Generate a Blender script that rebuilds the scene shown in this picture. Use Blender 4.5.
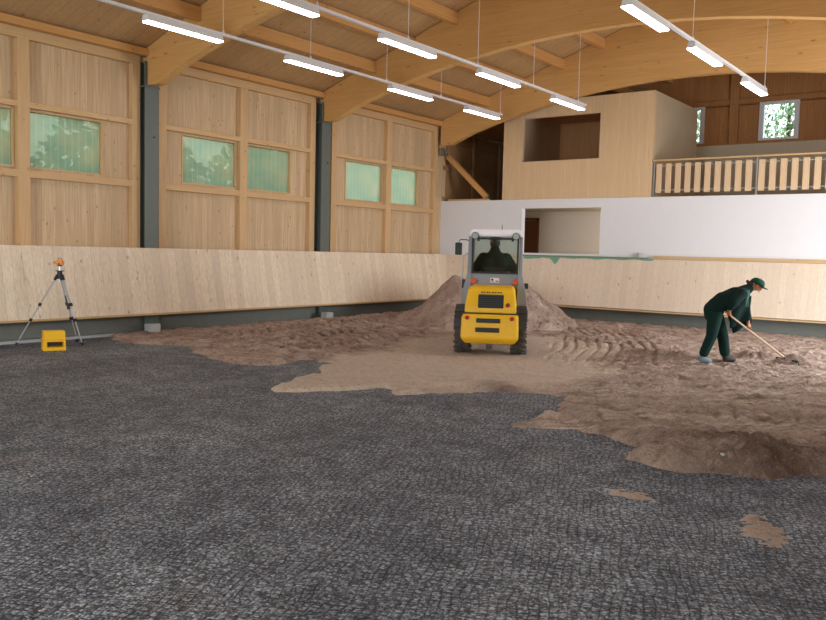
import bpy, math, random
import numpy as np
from mathutils import Vector, Matrix
PI = math.pi
random.seed(7)
rng = np.random.default_rng(11)
for o in list(bpy.data.objects): bpy.data.objects.remove(o)
col = bpy.context.scene.collection
scene = bpy.context.scene

# ------------------------------------------------------------------ camera
H = 1.75
yaw, pitch, roll = math.radians(36.4), math.radians(-4.0), math.radians(-1.37)
fw = Vector((-math.sin(yaw)*math.cos(pitch), math.cos(yaw)*math.cos(pitch), math.sin(pitch)))
rt = Vector((math.cos(yaw), math.sin(yaw), 0)); dn = fw.cross(rt)
c_, s_ = math.cos(roll), math.sin(roll)
rt2 = rt*c_ + dn*s_; dn2 = dn*c_ - rt*s_
cd = bpy.data.cameras.new('camera'); cam = bpy.data.objects.new('camera', cd); col.objects.link(cam)
cd.sensor_width = 36; cd.sensor_fit = 'HORIZONTAL'; cd.lens = 36*832/826; cd.clip_end = 300; cd.clip_start = 0.05
m = Matrix.Identity(4)
for i in range(3):
    m[i][0] = rt2[i]; m[i][1] = -dn2[i]; m[i][2] = -fw[i]
m[0][3], m[1][3], m[2][3] = 0, 0, H
cam.matrix_world = m
scene.camera = cam

# ------------------------------------------------------------------ light
w = bpy.data.worlds.new('overcast_sky'); scene.world = w; w.use_nodes = True
bg = w.node_tree.nodes['Background']; bg.inputs[0].default_value = (0.84, 0.93, 1.0, 1); bg.inputs[1].default_value = 3.2

def area(name, loc, target, sx, sy, power, colr):
    l = bpy.data.lights.new(name, 'AREA'); l.shape = 'RECTANGLE'; l.size = sx; l.size_y = sy
    l.energy = power; l.color = colr
    o = bpy.data.objects.new(name, l); col.objects.link(o); o.location = loc
    d = Vector(target) - Vector(loc); o.rotation_euler = d.to_track_quat('-Z', 'Z').to_euler()
    return o
# daylight entering by the open gate in the right wall, by its window band and by the gate behind the camera
area('gate_daylight', (0.55, 16.2, 1.9), (-5, 16.8, 1.5), 5.0, 3.4, 560, (0.93, 0.97, 1.0))
area('window_band_daylight', (0.50, 4.0, 3.6), (-6, 5.5, 1.6), 16.0, 1.0, 170, (0.93, 0.98, 1.0))
area('front_gate_daylight', (-7.0, -4.9, 2.2), (-11, 5, 2.4), 7.0, 4.0, 620, (0.93, 0.97, 1.0))

area('lower_room_fill', (-9.0, 22.3, 2.6), (-12, 22.8, 1.4), 0.8, 0.8, 14, (1.0, 0.93, 0.84))  # added fill light to brighten the lower room, no real source there
vs = scene.view_settings
vs.view_transform = 'Standard'; vs.look = 'None'; vs.gamma = 1.0; vs.use_curve_mapping = False
vs.exposure = 0.22

# ------------------------------------------------------------------ tags and meshes
def tag(o, label=None, cat=None, group=None, kind=None):
    if label: o['label'] = label
    if cat: o['category'] = cat
    if group: o['group'] = group
    if kind: o['kind'] = kind
    return o
def empty(name, loc, rz=0, label=None, cat=None, group=None):
    o = bpy.data.objects.new(name, None); col.objects.link(o); o.location = loc; o.rotation_euler = (0, 0, rz)
    o.empty_display_size = 0.1
    return tag(o, label, cat, group)

class MB:
    def __init__(s): s.v = []; s.f = []
    def add(s, vs, fs):
        n = len(s.v); s.v += [tuple(p) for p in vs]; s.f += [tuple(i+n for i in f) for f in fs]; return s
    def box(s, x0, x1, y0, y1, z0, z1):
        vs = [(x, y, z) for z in (z0, z1) for y in (y0, y1) for x in (x0, x1)]
        return s.add(vs, [(0,2,3,1),(4,5,7,6),(0,1,5,4),(2,6,7,3),(0,4,6,2),(1,3,7,5)])
    def obox(s, c, ax, ay, az, hx, hy, hz):
        c, ax, ay, az = Vector(c), Vector(ax).normalized(), Vector(ay).normalized(), Vector(az).normalized()
        vs = [c+ax*hx*i+ay*hy*j+az*hz*k for k in (-1,1) for j in (-1,1) for i in (-1,1)]
        return s.add(vs, [(0,2,3,1),(4,5,7,6),(0,1,5,4),(2,6,7,3),(0,4,6,2),(1,3,7,5)])
    def bar(s, p, q, w, h, up=(0,0,1)):
        p, q = Vector(p), Vector(q); d = (q-p).normalized(); a = d.cross(Vector(up)).normalized(); b = a.cross(d)
        return s.obox((p+q)/2, a, b, d, w/2, h/2, (q-p).length/2)
    def tube(s, pts, r, n=10, cap=True):
        pts = [Vector(p) for p in pts]; rs = r if isinstance(r, (list, tuple)) else [r]*len(pts)
        d0 = (pts[1]-pts[0]).normalized(); a = d0.orthogonal().normalized(); rings = []
        for i, p in enumerate(pts):
            d = (pts[min(i+1, len(pts)-1)]-pts[max(i-1, 0)]).normalized()
            a = (a-d*a.dot(d)).normalized(); b = d.cross(a)
            rings.append([p+(a*math.cos(2*PI*k/n)+b*math.sin(2*PI*k/n))*rs[i] for k in range(n)])
        vs = [v for r_ in rings for v in r_]
        fs = [(i*n+k, i*n+(k+1)%n, (i+1)*n+(k+1)%n, (i+1)*n+k) for i in range(len(pts)-1) for k in range(n)]
        if cap: fs += [tuple(range(n-1, -1, -1)), tuple((len(pts)-1)*n+k for k in range(n))]
        return s.add(vs, fs)
    def prism(s, poly, axis, a0, a1):       # poly in the two other axes, extruded from a0 to a1
        n = len(poly)
        def P(u, v, a): return (a, u, v) if axis == 'x' else (u, a, v) if axis == 'y' else (u, v, a)
        vs = [P(u, v, a0) for u, v in poly]+[P(u, v, a1) for u, v in poly]
        fs = [tuple(range(n)), tuple(range(2*n-1, n-1, -1))]+[(i, i+n, (i+1)%n+n, (i+1)%n) for i in range(n)]
        return s.add(vs, fs)
    def lathe(s, prof, axis='x', c=(0,0,0), n=32):     # prof (a, r) closed ring
        vs = []; m_ = len(prof)
        for k in range(n):
            t = 2*PI*k/n
            for a, r in prof:
                u, v = r*math.cos(t), r*math.sin(t)
                p = (a, u, v) if axis == 'x' else (u, v, a) if axis == 'z' else (u, a, v)
                vs.append((p[0]+c[0], p[1]+c[1], p[2]+c[2]))
        fs = [(k*m_+i, k*m_+(i+1)%m_, ((k+1)%n)*m_+(i+1)%m_, ((k+1)%n)*m_+i) for k in range(n) for i in range(m_)]
        return s.add(vs, fs)
    def sphere(s, c, r, n=12, sc=(1,1,1)):
        vs = [(c[0]+r*sc[0]*math.sin(PI*i/n)*math.cos(PI*j/n), c[1]+r*sc[1]*math.sin(PI*i/n)*math.sin(PI*j/n), c[2]+r*sc[2]*math.cos(PI*i/n)) for i in range(n+1) for j in range(2*n)]
        fs = [(i*2*n+j, (i+1)*2*n+j, (i+1)*2*n+(j+1)%(2*n), i*2*n+(j+1)%(2*n)) for i in range(n) for j in range(2*n)]
        return s.add(vs, fs)
    def build(s, name, mat, parent=None, bevel=0, smooth=False):
        me = bpy.data.meshes.new(name); me.from_pydata(s.v, [], s.f); me.materials.append(mat)
        import bmesh
        bm = bmesh.new(); bm.from_mesh(me)
        if smooth: bmesh.ops.remove_doubles(bm, verts=bm.verts, dist=1e-5)
        bmesh.ops.recalc_face_normals(bm, faces=bm.faces); bm.to_mesh(me); bm.free()
        o = bpy.data.objects.new(name, me); col.objects.link(o)
        if parent: o.parent = parent
        if bevel:
            b = o.modifiers.new('bevel', 'BEVEL'); b.width = bevel; b.segments = 2; b.limit_method = 'ANGLE'; b.angle_limit = 0.7
        if smooth:
            for p in me.polygons: p.use_smooth = True
        return o
def struct(o): o['kind'] = 'structure'; return o
def copy_tree(o, parent=None):
    c = o.copy(); col.objects.link(c)
    if parent: c.parent = parent
    for ch in [x for x in col.objects if x.parent == o]: copy_tree(ch, c)
    return c
def skin(name, pts, edges, rad, mat, parent=None, sub=2, root=0):
    me = bpy.data.meshes.new(name); me.from_pydata([tuple(p) for p in pts], edges, []); me.materials.append(mat)
    o = bpy.data.objects.new(name, me); col.objects.link(o)
    sk = o.modifiers.new('skin', 'SKIN'); sk.use_smooth_shade = True
    d = me.skin_vertices[0].data
    for i, r in enumerate(rad):
        d[i].radius = r if isinstance(r, tuple) else (r, r)
        d[i].use_root = (i == root)
    if sub:
        ss = o.modifiers.new('sub', 'SUBSURF'); ss.levels = sub; ss.render_levels = sub
    if parent: o.parent = parent
    return o

# ------------------------------------------------------------------ materials
def srgb(r, g, b):
    return tuple(((c/255)/12.92 if c/255 <= 0.04045 else ((c/255+0.055)/1.055)**2.4) for c in (r, g, b))+(1,)
class NT:
    def __init__(s, name):
        s.m = bpy.data.materials.new(name); s.m.use_nodes = True; s.t = s.m.node_tree; s.n = s.t.nodes
        s.p = s.n['Principled BSDF']; s.out = s.n['Material Output']
    def add(s, ty, **kw):
        x = s.n.new(ty)
        for k, v in kw.items(): setattr(x, k, v)
        return x
    def L(s, a, b): s.t.links.new(a, b)
    def val(s, inp, v):
        if hasattr(v, 'links') or isinstance(v, bpy.types.NodeSocket): s.L(v, inp)
        else: inp.default_value = v
    def math(s, op, a, b=None, c=None):
        x = s.add('ShaderNodeMath', operation=op); s.val(x.inputs[0], a)
        if b is not None: s.val(x.inputs[1], b)
        if c is not None: s.val(x.inputs[2], c)
        return x.outputs[0]
    def coords(s):
        tc = s.add('ShaderNodeTexCoord'); sp = s.add('ShaderNodeSeparateXYZ'); s.L(tc.outputs['Object'], sp.inputs[0])
        return tc.outputs['Object'], sp.outputs
    def xyz(s, a, b, c):
        x = s.add('ShaderNodeCombineXYZ')
        for i, v in enumerate((a, b, c)): s.val(x.inputs[i], v)
        return x.outputs[0]
    def noise(s, vec, scale, detail=3, rough=0.5):
        x = s.add('ShaderNodeTexNoise'); s.L(vec, x.inputs['Vector']); x.inputs['Scale'].default_value = scale
        x.inputs['Detail'].default_value = detail; x.inputs['Roughness'].default_value = rough
        return x.outputs['Fac']
    def mix(s, fac, a, b, mode='MIX'):
        x = s.add('ShaderNodeMix', data_type='RGBA', blend_type=mode); s.val(x.inputs[0], fac); s.val(x.inputs[6], a); s.val(x.inputs[7], b)
        return x.outputs[2]
    def ramp(s, fac, a, b):
        x = s.add('ShaderNodeMapRange'); s.val(x.inputs[0], fac); x.inputs[1].default_value = a; x.inputs[2].default_value = b
        return x.outputs[0]
    def bump(s, h, strength=0.3, dist=0.01):
        x = s.add('ShaderNodeBump'); x.inputs['Strength'].default_value = strength; x.inputs['Distance'].default_value = dist
        s.L(h, x.inputs['Height']); s.L(x.outputs[0], s.p.inputs['Normal'])

def plain(name, c, rough=0.5, metal=0, var=0.0, spec=0.5):
    t = NT(name); t.p.inputs['Roughness'].default_value = rough; t.p.inputs['Metallic'].default_value = metal
    t.p.inputs['Specular IOR Level'].default_value = spec
    v, _ = t.coords(); n = t.noise(v, 6, 4)
    d = tuple(x*(1-var) for x in c[:3])+(1,); l = tuple(min(1, x*(1+var)) for x in c[:3])+(1,)
    t.L(t.mix(n, d, l), t.p.inputs['Base Color'])
    return t.m

def wood(name, base, dark, across=1, along=2, board=0.14, tint=0.35, knots=True, groove=0.5, rough=0.65, knotscale=4.0):
    """planks: 'across' is the axis counted in boards, 'along' the grain axis"""
    t = NT(name); v, sp = t.coords(); third = 3-across-along
    u = t.math('DIVIDE', sp[across], board); idx = t.math('FLOOR', u); fr = t.math('FRACT', u)
    wn = t.add('ShaderNodeTexWhiteNoise', noise_dimensions='1D'); t.L(idx, wn.inputs['W']); rnd = wn.outputs['Value']
    al = t.math('ADD', sp[along], t.math('MULTIPLY', rnd, 37.0))
    g = t.noise(t.xyz(t.math('MULTIPLY', sp[across], 45.0), t.math('MULTIPLY', al, 1.3), t.math('MULTIPLY', sp[third], 45.0)), 1.0, 4, 0.6)
    col1 = t.mix(t.ramp(g, 0.3, 0.75), base, dark)
    d2 = tuple(x*(1-tint) for x in base[:3])+(1,)
    col2 = t.mix(t.math('MULTIPLY', rnd, 0.55), col1, t.mix(0.5, dark, d2))
    if knots:
        vo = t.add('ShaderNodeTexVoronoi'); t.L(t.xyz(t.math('MULTIPLY', sp[across], 1.6), t.math('MULTIPLY', al, 0.9), t.math('MULTIPLY', sp[third], 1.6)), vo.inputs['Vector'])
        vo.inputs['Scale'].default_value = knotscale
        k = t.ramp(vo.outputs['Distance'], 0.14, 0.05)
        kn = tuple(x*y for x, y in zip(dark[:3], (0.42, 0.3, 0.24)))+(1,)
        col2 = t.mix(t.math('MULTIPLY', k, 0.6), col2, kn)
    if groove:
        e = t.math('ABSOLUTE', t.math('SUBTRACT', fr, 0.5)); gl = t.ramp(e, 0.47, 0.497)
        gr = tuple(x*0.45 for x in dark[:3])+(1,)
        col2 = t.mix(t.math('MULTIPLY', gl, groove), col2, gr)
    t.L(col2, t.p.inputs['Base Color']); t.p.inputs['Roughness'].default_value = rough
    t.p.inputs['Specular IOR Level'].default_value = 0.3
    t.bump(g, 0.15, 0.004)
    return t.m

M = {}
M['wall_boards'] = wood('spruce_wall_boards', srgb(228,202,166), srgb(190,154,114), 1, 2, 0.13, 0.45, groove=0.35)
M['wall_boards_x'] = wood('spruce_wall_boards_x', srgb(208,172,132), srgb(176,136,96), 0, 2, 0.13, 0.2, groove=0.25)
M['stud'] = wood('spruce_stud', srgb(224,188,142), srgb(200,160,114), 1, 2, 0.9, 0.15, groove=0)
M['rail_wood'] = wood('spruce_rail', srgb(224,188,142), srgb(200,160,114), 2, 1, 0.9, 0.15, groove=0)
M['kick_left'] = wood('kickboard_left_boards', srgb(246,230,208), srgb(216,190,160), 1, 2, 0.19, 0.42, groove=0.45, knotscale=3)
M['kick_back'] = wood('kickboard_back_boards', srgb(236,220,202), srgb(218,196,172), 0, 2, 0.16, 0.2, groove=0.3, knotscale=3)
M['lath_y'] = wood('lath_along_wall', srgb(214,180,130), srgb(190,150,100), 2, 1, 0.9, 0.1, groove=0, knots=False)
M['lath_x'] = wood('lath_across_wall', srgb(214,184,140), srgb(190,155,110), 2, 0, 0.9, 0.1, groove=0)
M['glulam'] = wood('glued_laminated_timber', srgb(230,184,120), srgb(206,154,92), 2, 0, 0.042, 0.12, groove=0.12, knotscale=2.2)
M['purlin'] = wood('purlin_wood', srgb(220,168,106), srgb(194,140,82), 2, 1, 0.9, 0.1, groove=0)
M['deck'] = wood('roof_deck_boards', srgb(208,172,126), srgb(182,142,98), 1, 0, 0.24, 0.25, groove=0.6, knotscale=2.5)
M['dark_boards'] = wood('gallery_back_boards', srgb(196,142,90), srgb(164,110,64), 0, 2, 0.16, 0.3, groove=0.5)
M['dark_boards_y'] = wood('gallery_side_boards', srgb(176,138,98), srgb(146,108,72), 1, 2, 0.16, 0.3, groove=0.5)
M['booth'] = wood('booth_panel', srgb(232,202,164), srgb(212,178,138), 0, 2, 0.10, 0.12, groove=0.15, knots=False)
M['booth_side'] = wood('booth_side_panel', srgb(208,184,156), srgb(186,160,130), 1, 2, 0.10, 0.12, groove=0.15, knots=False)
M['booth_in'] = wood('booth_inside', srgb(228,178,128), srgb(206,150,100), 0, 2, 0.2, 0.2, groove=0.3, knots=False)
M['baluster'] = wood('baluster_wood', srgb(232,204,168), srgb(212,180,144), 0, 2, 0.245, 0.15, groove=0, knots=False)
M['white_plaster'] = plain('white_plaster', srgb(232,232,236), 0.85, var=0.02, spec=0.2)
M['grey_plaster'] = plain('grey_plaster', srgb(206,192,170), 0.85, var=0.05, spec=0.2)
M['room_plaster'] = plain('lower_room_plaster', srgb(236,224,210), 0.85, var=0.03, spec=0.2)
M['concrete'] = plain('plinth_concrete', srgb(120,120,112), 0.8, var=0.12)
M['pale_concrete'] = plain('pale_concrete', srgb(176,178,176), 0.85, var=0.08)
M['steel_paint'] = plain('grey_green_steel_paint', srgb(96,104,98), 0.45, var=0.06)
M['white_metal'] = plain('white_metal', srgb(226,226,232), 0.4)
M['galv'] = plain('galvanised_steel', srgb(150,152,152), 0.4, 0.7)
M['alu'] = plain('brushed_aluminium', srgb(198,200,202), 0.35, 0.6)
M['black_plastic'] = plain('black_plastic', srgb(26,28,30), 0.5)
M['yellow'] = plain('loader_yellow_paint', srgb(240,186,30), 0.4, var=0.10)
M['case_yellow'] = plain('case_yellow_plastic', srgb(240,184,20), 0.45, var=0.03)
M['orange'] = plain('instrument_orange', srgb(226,140,40), 0.5)
M['loader_grey'] = plain('loader_grey_paint', srgb(138,142,148), 0.4, var=0.05)
M['loader_white'] = plain('loader_roof_white', srgb(246,247,250), 0.4)
M['dark_grey'] = plain('dark_grey_metal', srgb(58,60,62), 0.5, 0.2)
M['rubber'] = plain('tyre_rubber', srgb(84,76,70), 0.85, var=0.25)
M['rim'] = plain('rim_grey', srgb(130,128,120), 0.5)
M['red_lens'] = plain('red_lamp_lens', srgb(176,40,24), 0.3)
M['orange_lens'] = plain('orange_lamp_lens', srgb(206,84,24), 0.3)
M['clear_lens'] = plain('clear_lamp_lens', srgb(170,174,172), 0.2)
M['sticker'] = plain('white_sticker', srgb(228,222,220), 0.6)
M['sticker_red'] = plain('sticker_red', srgb(140,30,30), 0.6)
M['brown_door'] = plain('brown_door', srgb(112,66,38), 0.5, var=0.1)
M['green_film'] = plain('green_membrane', srgb(112,168,142), 0.5, var=0.1)
M['green_plank'] = plain('grey_green_plank', srgb(128,142,116), 0.7, var=0.1)
M['skin'] = plain('skin', srgb(176,116,84), 0.6, var=0.05)
M['hair'] = plain('dark_brown_hair', srgb(48,30,24), 0.7)
M['jacket'] = plain('dark_green_jacket_cloth', srgb(12,36,32), 0.9, var=0.25, spec=0.2)
M['trousers'] = plain('green_work_trousers', srgb(14,42,37), 0.9, var=0.25, spec=0.2)
M['vest'] = plain('lighter_green_panel', srgb(62,96,86), 0.9, var=0.15, spec=0.2)
M['cap'] = plain('green_cap_cloth', srgb(18,66,52), 0.85, var=0.1, spec=0.2)
M['shoe'] = plain('grey_work_shoe', srgb(112,128,134), 0.7, var=0.1)
M['shoe_dark'] = plain('dark_work_shoe', srgb(52,44,40), 0.7, var=0.1)
M['handle_wood'] = plain('pale_tool_handle', srgb(196,166,134), 0.6, var=0.05)
M['eye'] = plain('eye_dark', srgb(20,16,14), 0.3)
M['bark'] = plain('bark', srgb(84,70,54), 0.9, var=0.2)
M['meadow'] = plain('meadow_grass', srgb(118,132,96), 0.95, var=0.3)

def glass(name, tintc, alpha):
    t = NT(name); t.n.remove(t.p)
    tr = t.add('ShaderNodeBsdfTransparent'); tr.inputs[0].default_value = tintc
    gl = t.add('ShaderNodeBsdfGlossy'); gl.inputs['Roughness'].default_value = 0.05; gl.inputs[0].default_value = (0.9,0.9,0.9,1)
    mx = t.add('ShaderNodeMixShader'); mx.inputs[0].default_value = alpha
    t.L(tr.outputs[0], mx.inputs[1]); t.L(gl.outputs[0], mx.inputs[2]); t.L(mx.outputs[0], t.out.inputs[0])
    return t.m
M['cab_glass'] = glass('cab_glass', (0.86,0.90,0.86,1), 0.05)
M['clear_glass'] = glass('clear_window_glass', (0.9,0.95,0.93,1), 0.06)

def polycarb():
    t = NT('ribbed_polycarbonate'); t.n.remove(t.p); v, sp = t.coords()
    rib = t.math('ABSOLUTE', t.math('SINE', t.math('MULTIPLY', sp[1], PI/0.14)))
    line = t.ramp(rib, 0.16, 0.05)
    n = t.math('ADD', t.noise(v, 1.6, 3), t.math('MULTIPLY', t.math('SUBTRACT', sp[2], 0.5), 0.25))
    c = t.mix(t.ramp(n, 0.35, 0.65), srgb(160,178,160), srgb(196,190,162))
    c = t.mix(t.math('MULTIPLY', line, 0.7), c, srgb(214,216,200))
    tl = t.add('ShaderNodeBsdfTranslucent'); t.L(c, tl.inputs[0])
    df = t.add('ShaderNodeBsdfDiffuse'); t.L(c, df.inputs[0])
    tr = t.add('ShaderNodeBsdfTransparent'); tr.inputs[0].default_value = srgb(214,224,208)
    m1 = t.add('ShaderNodeMixShader'); m1.inputs[0].default_value = 0.35; t.L(tl.outputs[0], m1.inputs[1]); t.L(df.outputs[0], m1.inputs[2])
    m2 = t.add('ShaderNodeMixShader'); m2.inputs[0].default_value = 0.3; t.L(m1.outputs[0], m2.inputs[1]); t.L(tr.outputs[0], m2.inputs[2])
    t.L(m2.outputs[0], t.out.inputs[0]); return t.m
M['polycarb'] = polycarb()

def lamp_mat():
    t = NT('lit_tube_diffuser'); t.p.inputs['Base Color'].default_value = (0.9,0.9,0.9,1)
    t.p.inputs['Emission Color'].default_value = (1.0,0.95,0.97,1); t.p.inputs['Emission Strength'].default_value = 11.0
    return t.m
M['lamp'] = lamp_mat()

def leaf():
    t = NT('tree_leaves'); v, _ = t.coords(); n = t.noise(v, 2.5, 3)
    t.L(t.mix(t.ramp(n, 0.35, 0.65), srgb(96,132,92), srgb(170,192,150)), t.p.inputs['Base Color']); t.p.inputs['Roughness'].default_value = 0.6
    return t.m
M['leaf'] = leaf()

def mat_floor():
    t = NT('gravel_filled_grid_mat'); v, sp = t.coords()
    wob = t.noise(v, 9.0, 2); wob2 = t.noise(v, 1.1, 2)
    a = math.radians(24)
    x = t.math('ADD', t.math('ADD', t.math('MULTIPLY', sp[0], math.cos(a)), t.math('MULTIPLY', sp[1], math.sin(a))), t.math('ADD', t.math('MULTIPLY', wob, 0.03), t.math('MULTIPLY', wob2, 0.30)))
    y = t.math('ADD', t.math('SUBTRACT', t.math('MULTIPLY', sp[1], math.cos(a)), t.math('MULTIPLY', sp[0], math.sin(a))), t.math('MULTIPLY', wob, -0.05))
    S = 0.050
    def lines(c, s): return t.math('ABSOLUTE', t.math('SUBTRACT', t.math('FRACT', t.math('DIVIDE', c, s)), 0.5))
    l1 = t.ramp(lines(x, S), 0.36, 0.47); l2 = t.ramp(lines(y, S), 0.36, 0.47)
    grid = t.math('MAXIMUM', l1, l2)
    vo = t.add('ShaderNodeTexVoronoi'); t.L(v, vo.inputs['Vector']); vo.inputs['Scale'].default_value = 62
    sepc = t.add('ShaderNodeSeparateColor'); t.L(vo.outputs['Color'], sepc.inputs[0])
    st = t.math('POWER', sepc.outputs[0], 2.0)
    c = t.mix(st, srgb(60,67,76), srgb(190,198,208))
    warm = t.ramp(sepc.outputs[1], 0.78, 0.95); c = t.mix(t.math('MULTIPLY', warm, 0.35), c, srgb(140,120,100))
    big = t.noise(v, 0.7, 5, 0.62); mid = t.noise(v, 3.2, 3, 0.6)
    patch = t.ramp(t.math('ADD', t.math('MULTIPLY', big, 0.6), t.math('MULTIPLY', mid, 0.4)), 0.38, 0.62)
    c = t.mix(1.0, c, t.mix(patch, (0.50,0.54,0.62,1), (1.20,1.21,1.22,1)), 'MULTIPLY')
    cover = t.ramp(mid, 0.30, 0.62)      # where stones hide the black grid
    c = t.mix(t.math('MULTIPLY', grid, t.math('SUBTRACT', 0.97, t.math('MULTIPLY', cover, 0.45))), c, srgb(14,16,20))
    # sand dust blown on to the mat
    sn = t.ramp(t.noise(v, 1.3, 5, 0.6), 0.60, 0.74)
    c = t.mix(t.math('MULTIPLY', sn, 0.16), c, srgb(150,124,98))
    t.L(c, t.p.inputs['Base Color']); t.p.inputs['Roughness'].default_value = 0.62
    t.p.inputs['Specular IOR Level'].default_value = 0.45
    h = t.math('SUBTRACT', t.math('MULTIPLY', vo.outputs['Distance'], -1.0), t.math('MULTIPLY', grid, 0.6))
    t.bump(h, 0.8, 0.014)
    return t.m
M['floor'] = mat_floor()

def mat_sand(name='damp_riding_sand', attr=True):
    t = NT(name); v, sp = t.coords()
    n1 = t.noise(v, 2.2, 6, 0.65); n2 = t.noise(v, 40, 4, 0.7); n3 = t.noise(v, 9, 5, 0.65)
    c = t.mix(t.ramp(n1, 0.35, 0.65), srgb(176,150,136), srgb(220,196,180))
    c = t.mix(t.math('MULTIPLY', t.ramp(n3, 0.55, 0.75), 0.5), c, srgb(132,106,92))
    if attr:
        at = t.add('ShaderNodeAttribute', attribute_name='dry'); c = t.mix(t.math('MULTIPLY', at.outputs['Fac'], 0.9), c, t.mix(t.ramp(n3, 0.3, 0.7), srgb(244,224,204), srgb(228,204,184)))
        a2 = t.add('ShaderNodeAttribute', attribute_name='damp_and_shade'); c = t.mix(t.math('MULTIPLY', a2.outputs['Fac'], 0.85), c, srgb(100,74,58))  # damp lumps, plus shade painted into crevices and tread grooves
    n4 = t.noise(v, 17, 3, 0.7); n5 = t.noise(v, 70, 2, 0.6)
    c = t.mix(t.math('MULTIPLY', t.ramp(n4, 0.56, 0.68), 0.45), c, srgb(122,96,82))
    c = t.mix(t.math('MULTIPLY', t.ramp(n4, 0.46, 0.34), 0.30), c, srgb(216,194,176))
    t.L(t.mix(t.math('MULTIPLY', t.ramp(n5, 0.5, 0.7), 0.35), c, srgb(110,84,68)), t.p.inputs['Base Color'])
    t.p.inputs['Roughness'].default_value = 0.95; t.p.inputs['Specular IOR Level'].default_value = 0.15
    t.bump(t.math('ADD', t.math('ADD', n2, t.math('MULTIPLY', n4, 1.6)), t.math('MULTIPLY', n3, 1.5)), 1.0, 0.05)
    return t.m
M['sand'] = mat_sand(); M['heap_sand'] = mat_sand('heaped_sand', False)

# ------------------------------------------------------------------ setting
XL, XR, YF, YB, YG = -14.45, 0.65, -5.0, 20.9, 25.6
XC = (XL+XR)/2
def zroof(x): return 8.15-0.345*abs(x+6.9)
struct(MB().box(XL-0.3, XR+0.3, YF-0.1, YG+0.2, -0.2, 0.0).build('floor', M['floor']))
struct(MB().add([(-70,-40,-0.25),(60,-40,-0.25),(60,90,-0.25),(-70,90,-0.25)], [(0,1,2,3)]).build('ground', M['meadow']))
posts = [0.13, 5.23, 10.33, 15.43, 20.53]

# ceiling: two slopes of boards
mb = MB(); x0, x1, xm = XL-0.4, XR+0.4, -6.9
for a, b in ((x0, xm), (xm, x1)):
    mb.add([(a,YF-0.2,zroof(a)),(b,YF-0.2,zroof(b)),(b,YG+0.2,zroof(b)),(a,YG+0.2,zroof(a)),
            (a,YF-0.2,zroof(a)+0.12),(b,YF-0.2,zroof(b)+0.12),(b,YG+0.2,zroof(b)+0.12),(a,YG+0.2,zroof(a)+0.12)],
           [(0,1,2,3),(4,7,6,5),(0,4,5,1),(2,6,7,3),(0,3,7,4),(1,5,6,2)])
struct(mb.build('ceiling', M['deck']))

# left wall boards around the window openings
wins = [(2.87,4.32),(4.55,5.10-0.35),(6.18,7.66),(7.95,9.35),(11.27,12.73),(13.06,14.42),(16.47,18.00),(18.33,19.63)]
wins = [(6.18,7.68),(7.93,9.42),(11.27,12.77),(13.04,14.48),(16.47,18.04),(18.30,19.68)]
Z0, Z1 = 3.07, 4.10
def board_wall(x0, x1, ya, yb, wl, name, mat, ztop=5.5):
    mb = MB(); mb.box(x0, x1, ya, yb, 0, Z0); mb.box(x0, x1, ya, yb, Z1, ztop); y = ya
    for a, b in wl+[(yb, yb)]:
        mb.box(x0, x1, y, a, Z0, Z1); y = b
    return struct(mb.build(name, mat))
board_wall(XL-0.14, XL, YF, YG, wins, 'wall_left', M['wall_boards'])
# right wall: window band and an open gate; front wall with an open gate (both out of view, they let the daylight in)
mb = MB(); mb.box(XR, XR+0.14, YF, 13.6, 0, 3.05); mb.box(XR, XR+0.14, 18.8, YG, 0, 5.5); mb.box(XR, XR+0.14, YF, 18.8, 4.15, 5.5)
mb.box(XR, XR+0.14, 12.2, 13.6, 3.05, 4.15); mb.box(XR, XR+0.14, 13.6, 18.8, 3.7, 4.15)
struct(mb.build('wall_right', M['wall_boards']))
mb = MB(); mb.box(XL, -10.6, YF-0.14, YF, 0, 5.4); mb.box(-3.4, XR, YF-0.14, YF, 0, 5.4); mb.prism([(XL,4.2),(XR,4.2),(XR,5.4),(-6.9,8.0),(XL,5.4)], 'y', YF-0.14, YF)
struct(mb.build('wall_front', M['wall_boards_x']))

# studs and rails of the left wall
ntrim = [0]
def trim(mb, mat, bevel=0.004):
    ntrim[0] += 1
    return struct(mb.build('trim_%d' % ntrim[0], mat, bevel=bevel))
bays = [(5.48,10.18,7.80),(10.62,15.22,12.90),(15.82,20.50,18.17)]
XS = -14.33
for a, b, mid in bays:
    trim(MB().box(XL, XS, a, b, 5.30, 5.50), M['rail_wood'])
    for zz in ((2.90, 3.03), (4.12, 4.22)):
        for p, q in ((a+0.18, mid-0.11), (mid+0.11, b-0.18)):
            trim(MB().box(XL, XS, p, q, *zz), M['rail_wood'])
    for y0_, y1_ in ((a, a+0.18), (mid-0.11, mid+0.11), (b-0.18, b)):
        trim(MB().box(XL, XS+0.004, y0_, y1_, 1.68, 5.30), M['stud'])
trim(MB().box(XL-0.1, XL+0.04, 5.3, 20.4, 5.50, 5.54), M['dark_grey'])
# windows of the left wall
for i, (a, b) in enumerate(wins):
    r = struct(empty('window_%d' % (i+1), (XL, (a+b)/2, Z0)))
    hy = (b-a)/2; hz = Z1-Z0; f = MB(); t_ = 0.026
    f.box(-0.10, 0.02, -hy, -hy+t_, 0, hz).box(-0.10, 0.02, hy-t_, hy, 0, hz).box(-0.10, 0.02, -hy+t_, hy-t_, 0, t_).box(-0.10, 0.02, -hy+t_, hy-t_, hz-t_, hz)
    f.build('window_frame', M['stud'], r)
    MB().box(-0.06, -0.045, -hy+t_, hy-t_, t_, hz-t_).build('pane', M['polycarb'], r)

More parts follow.
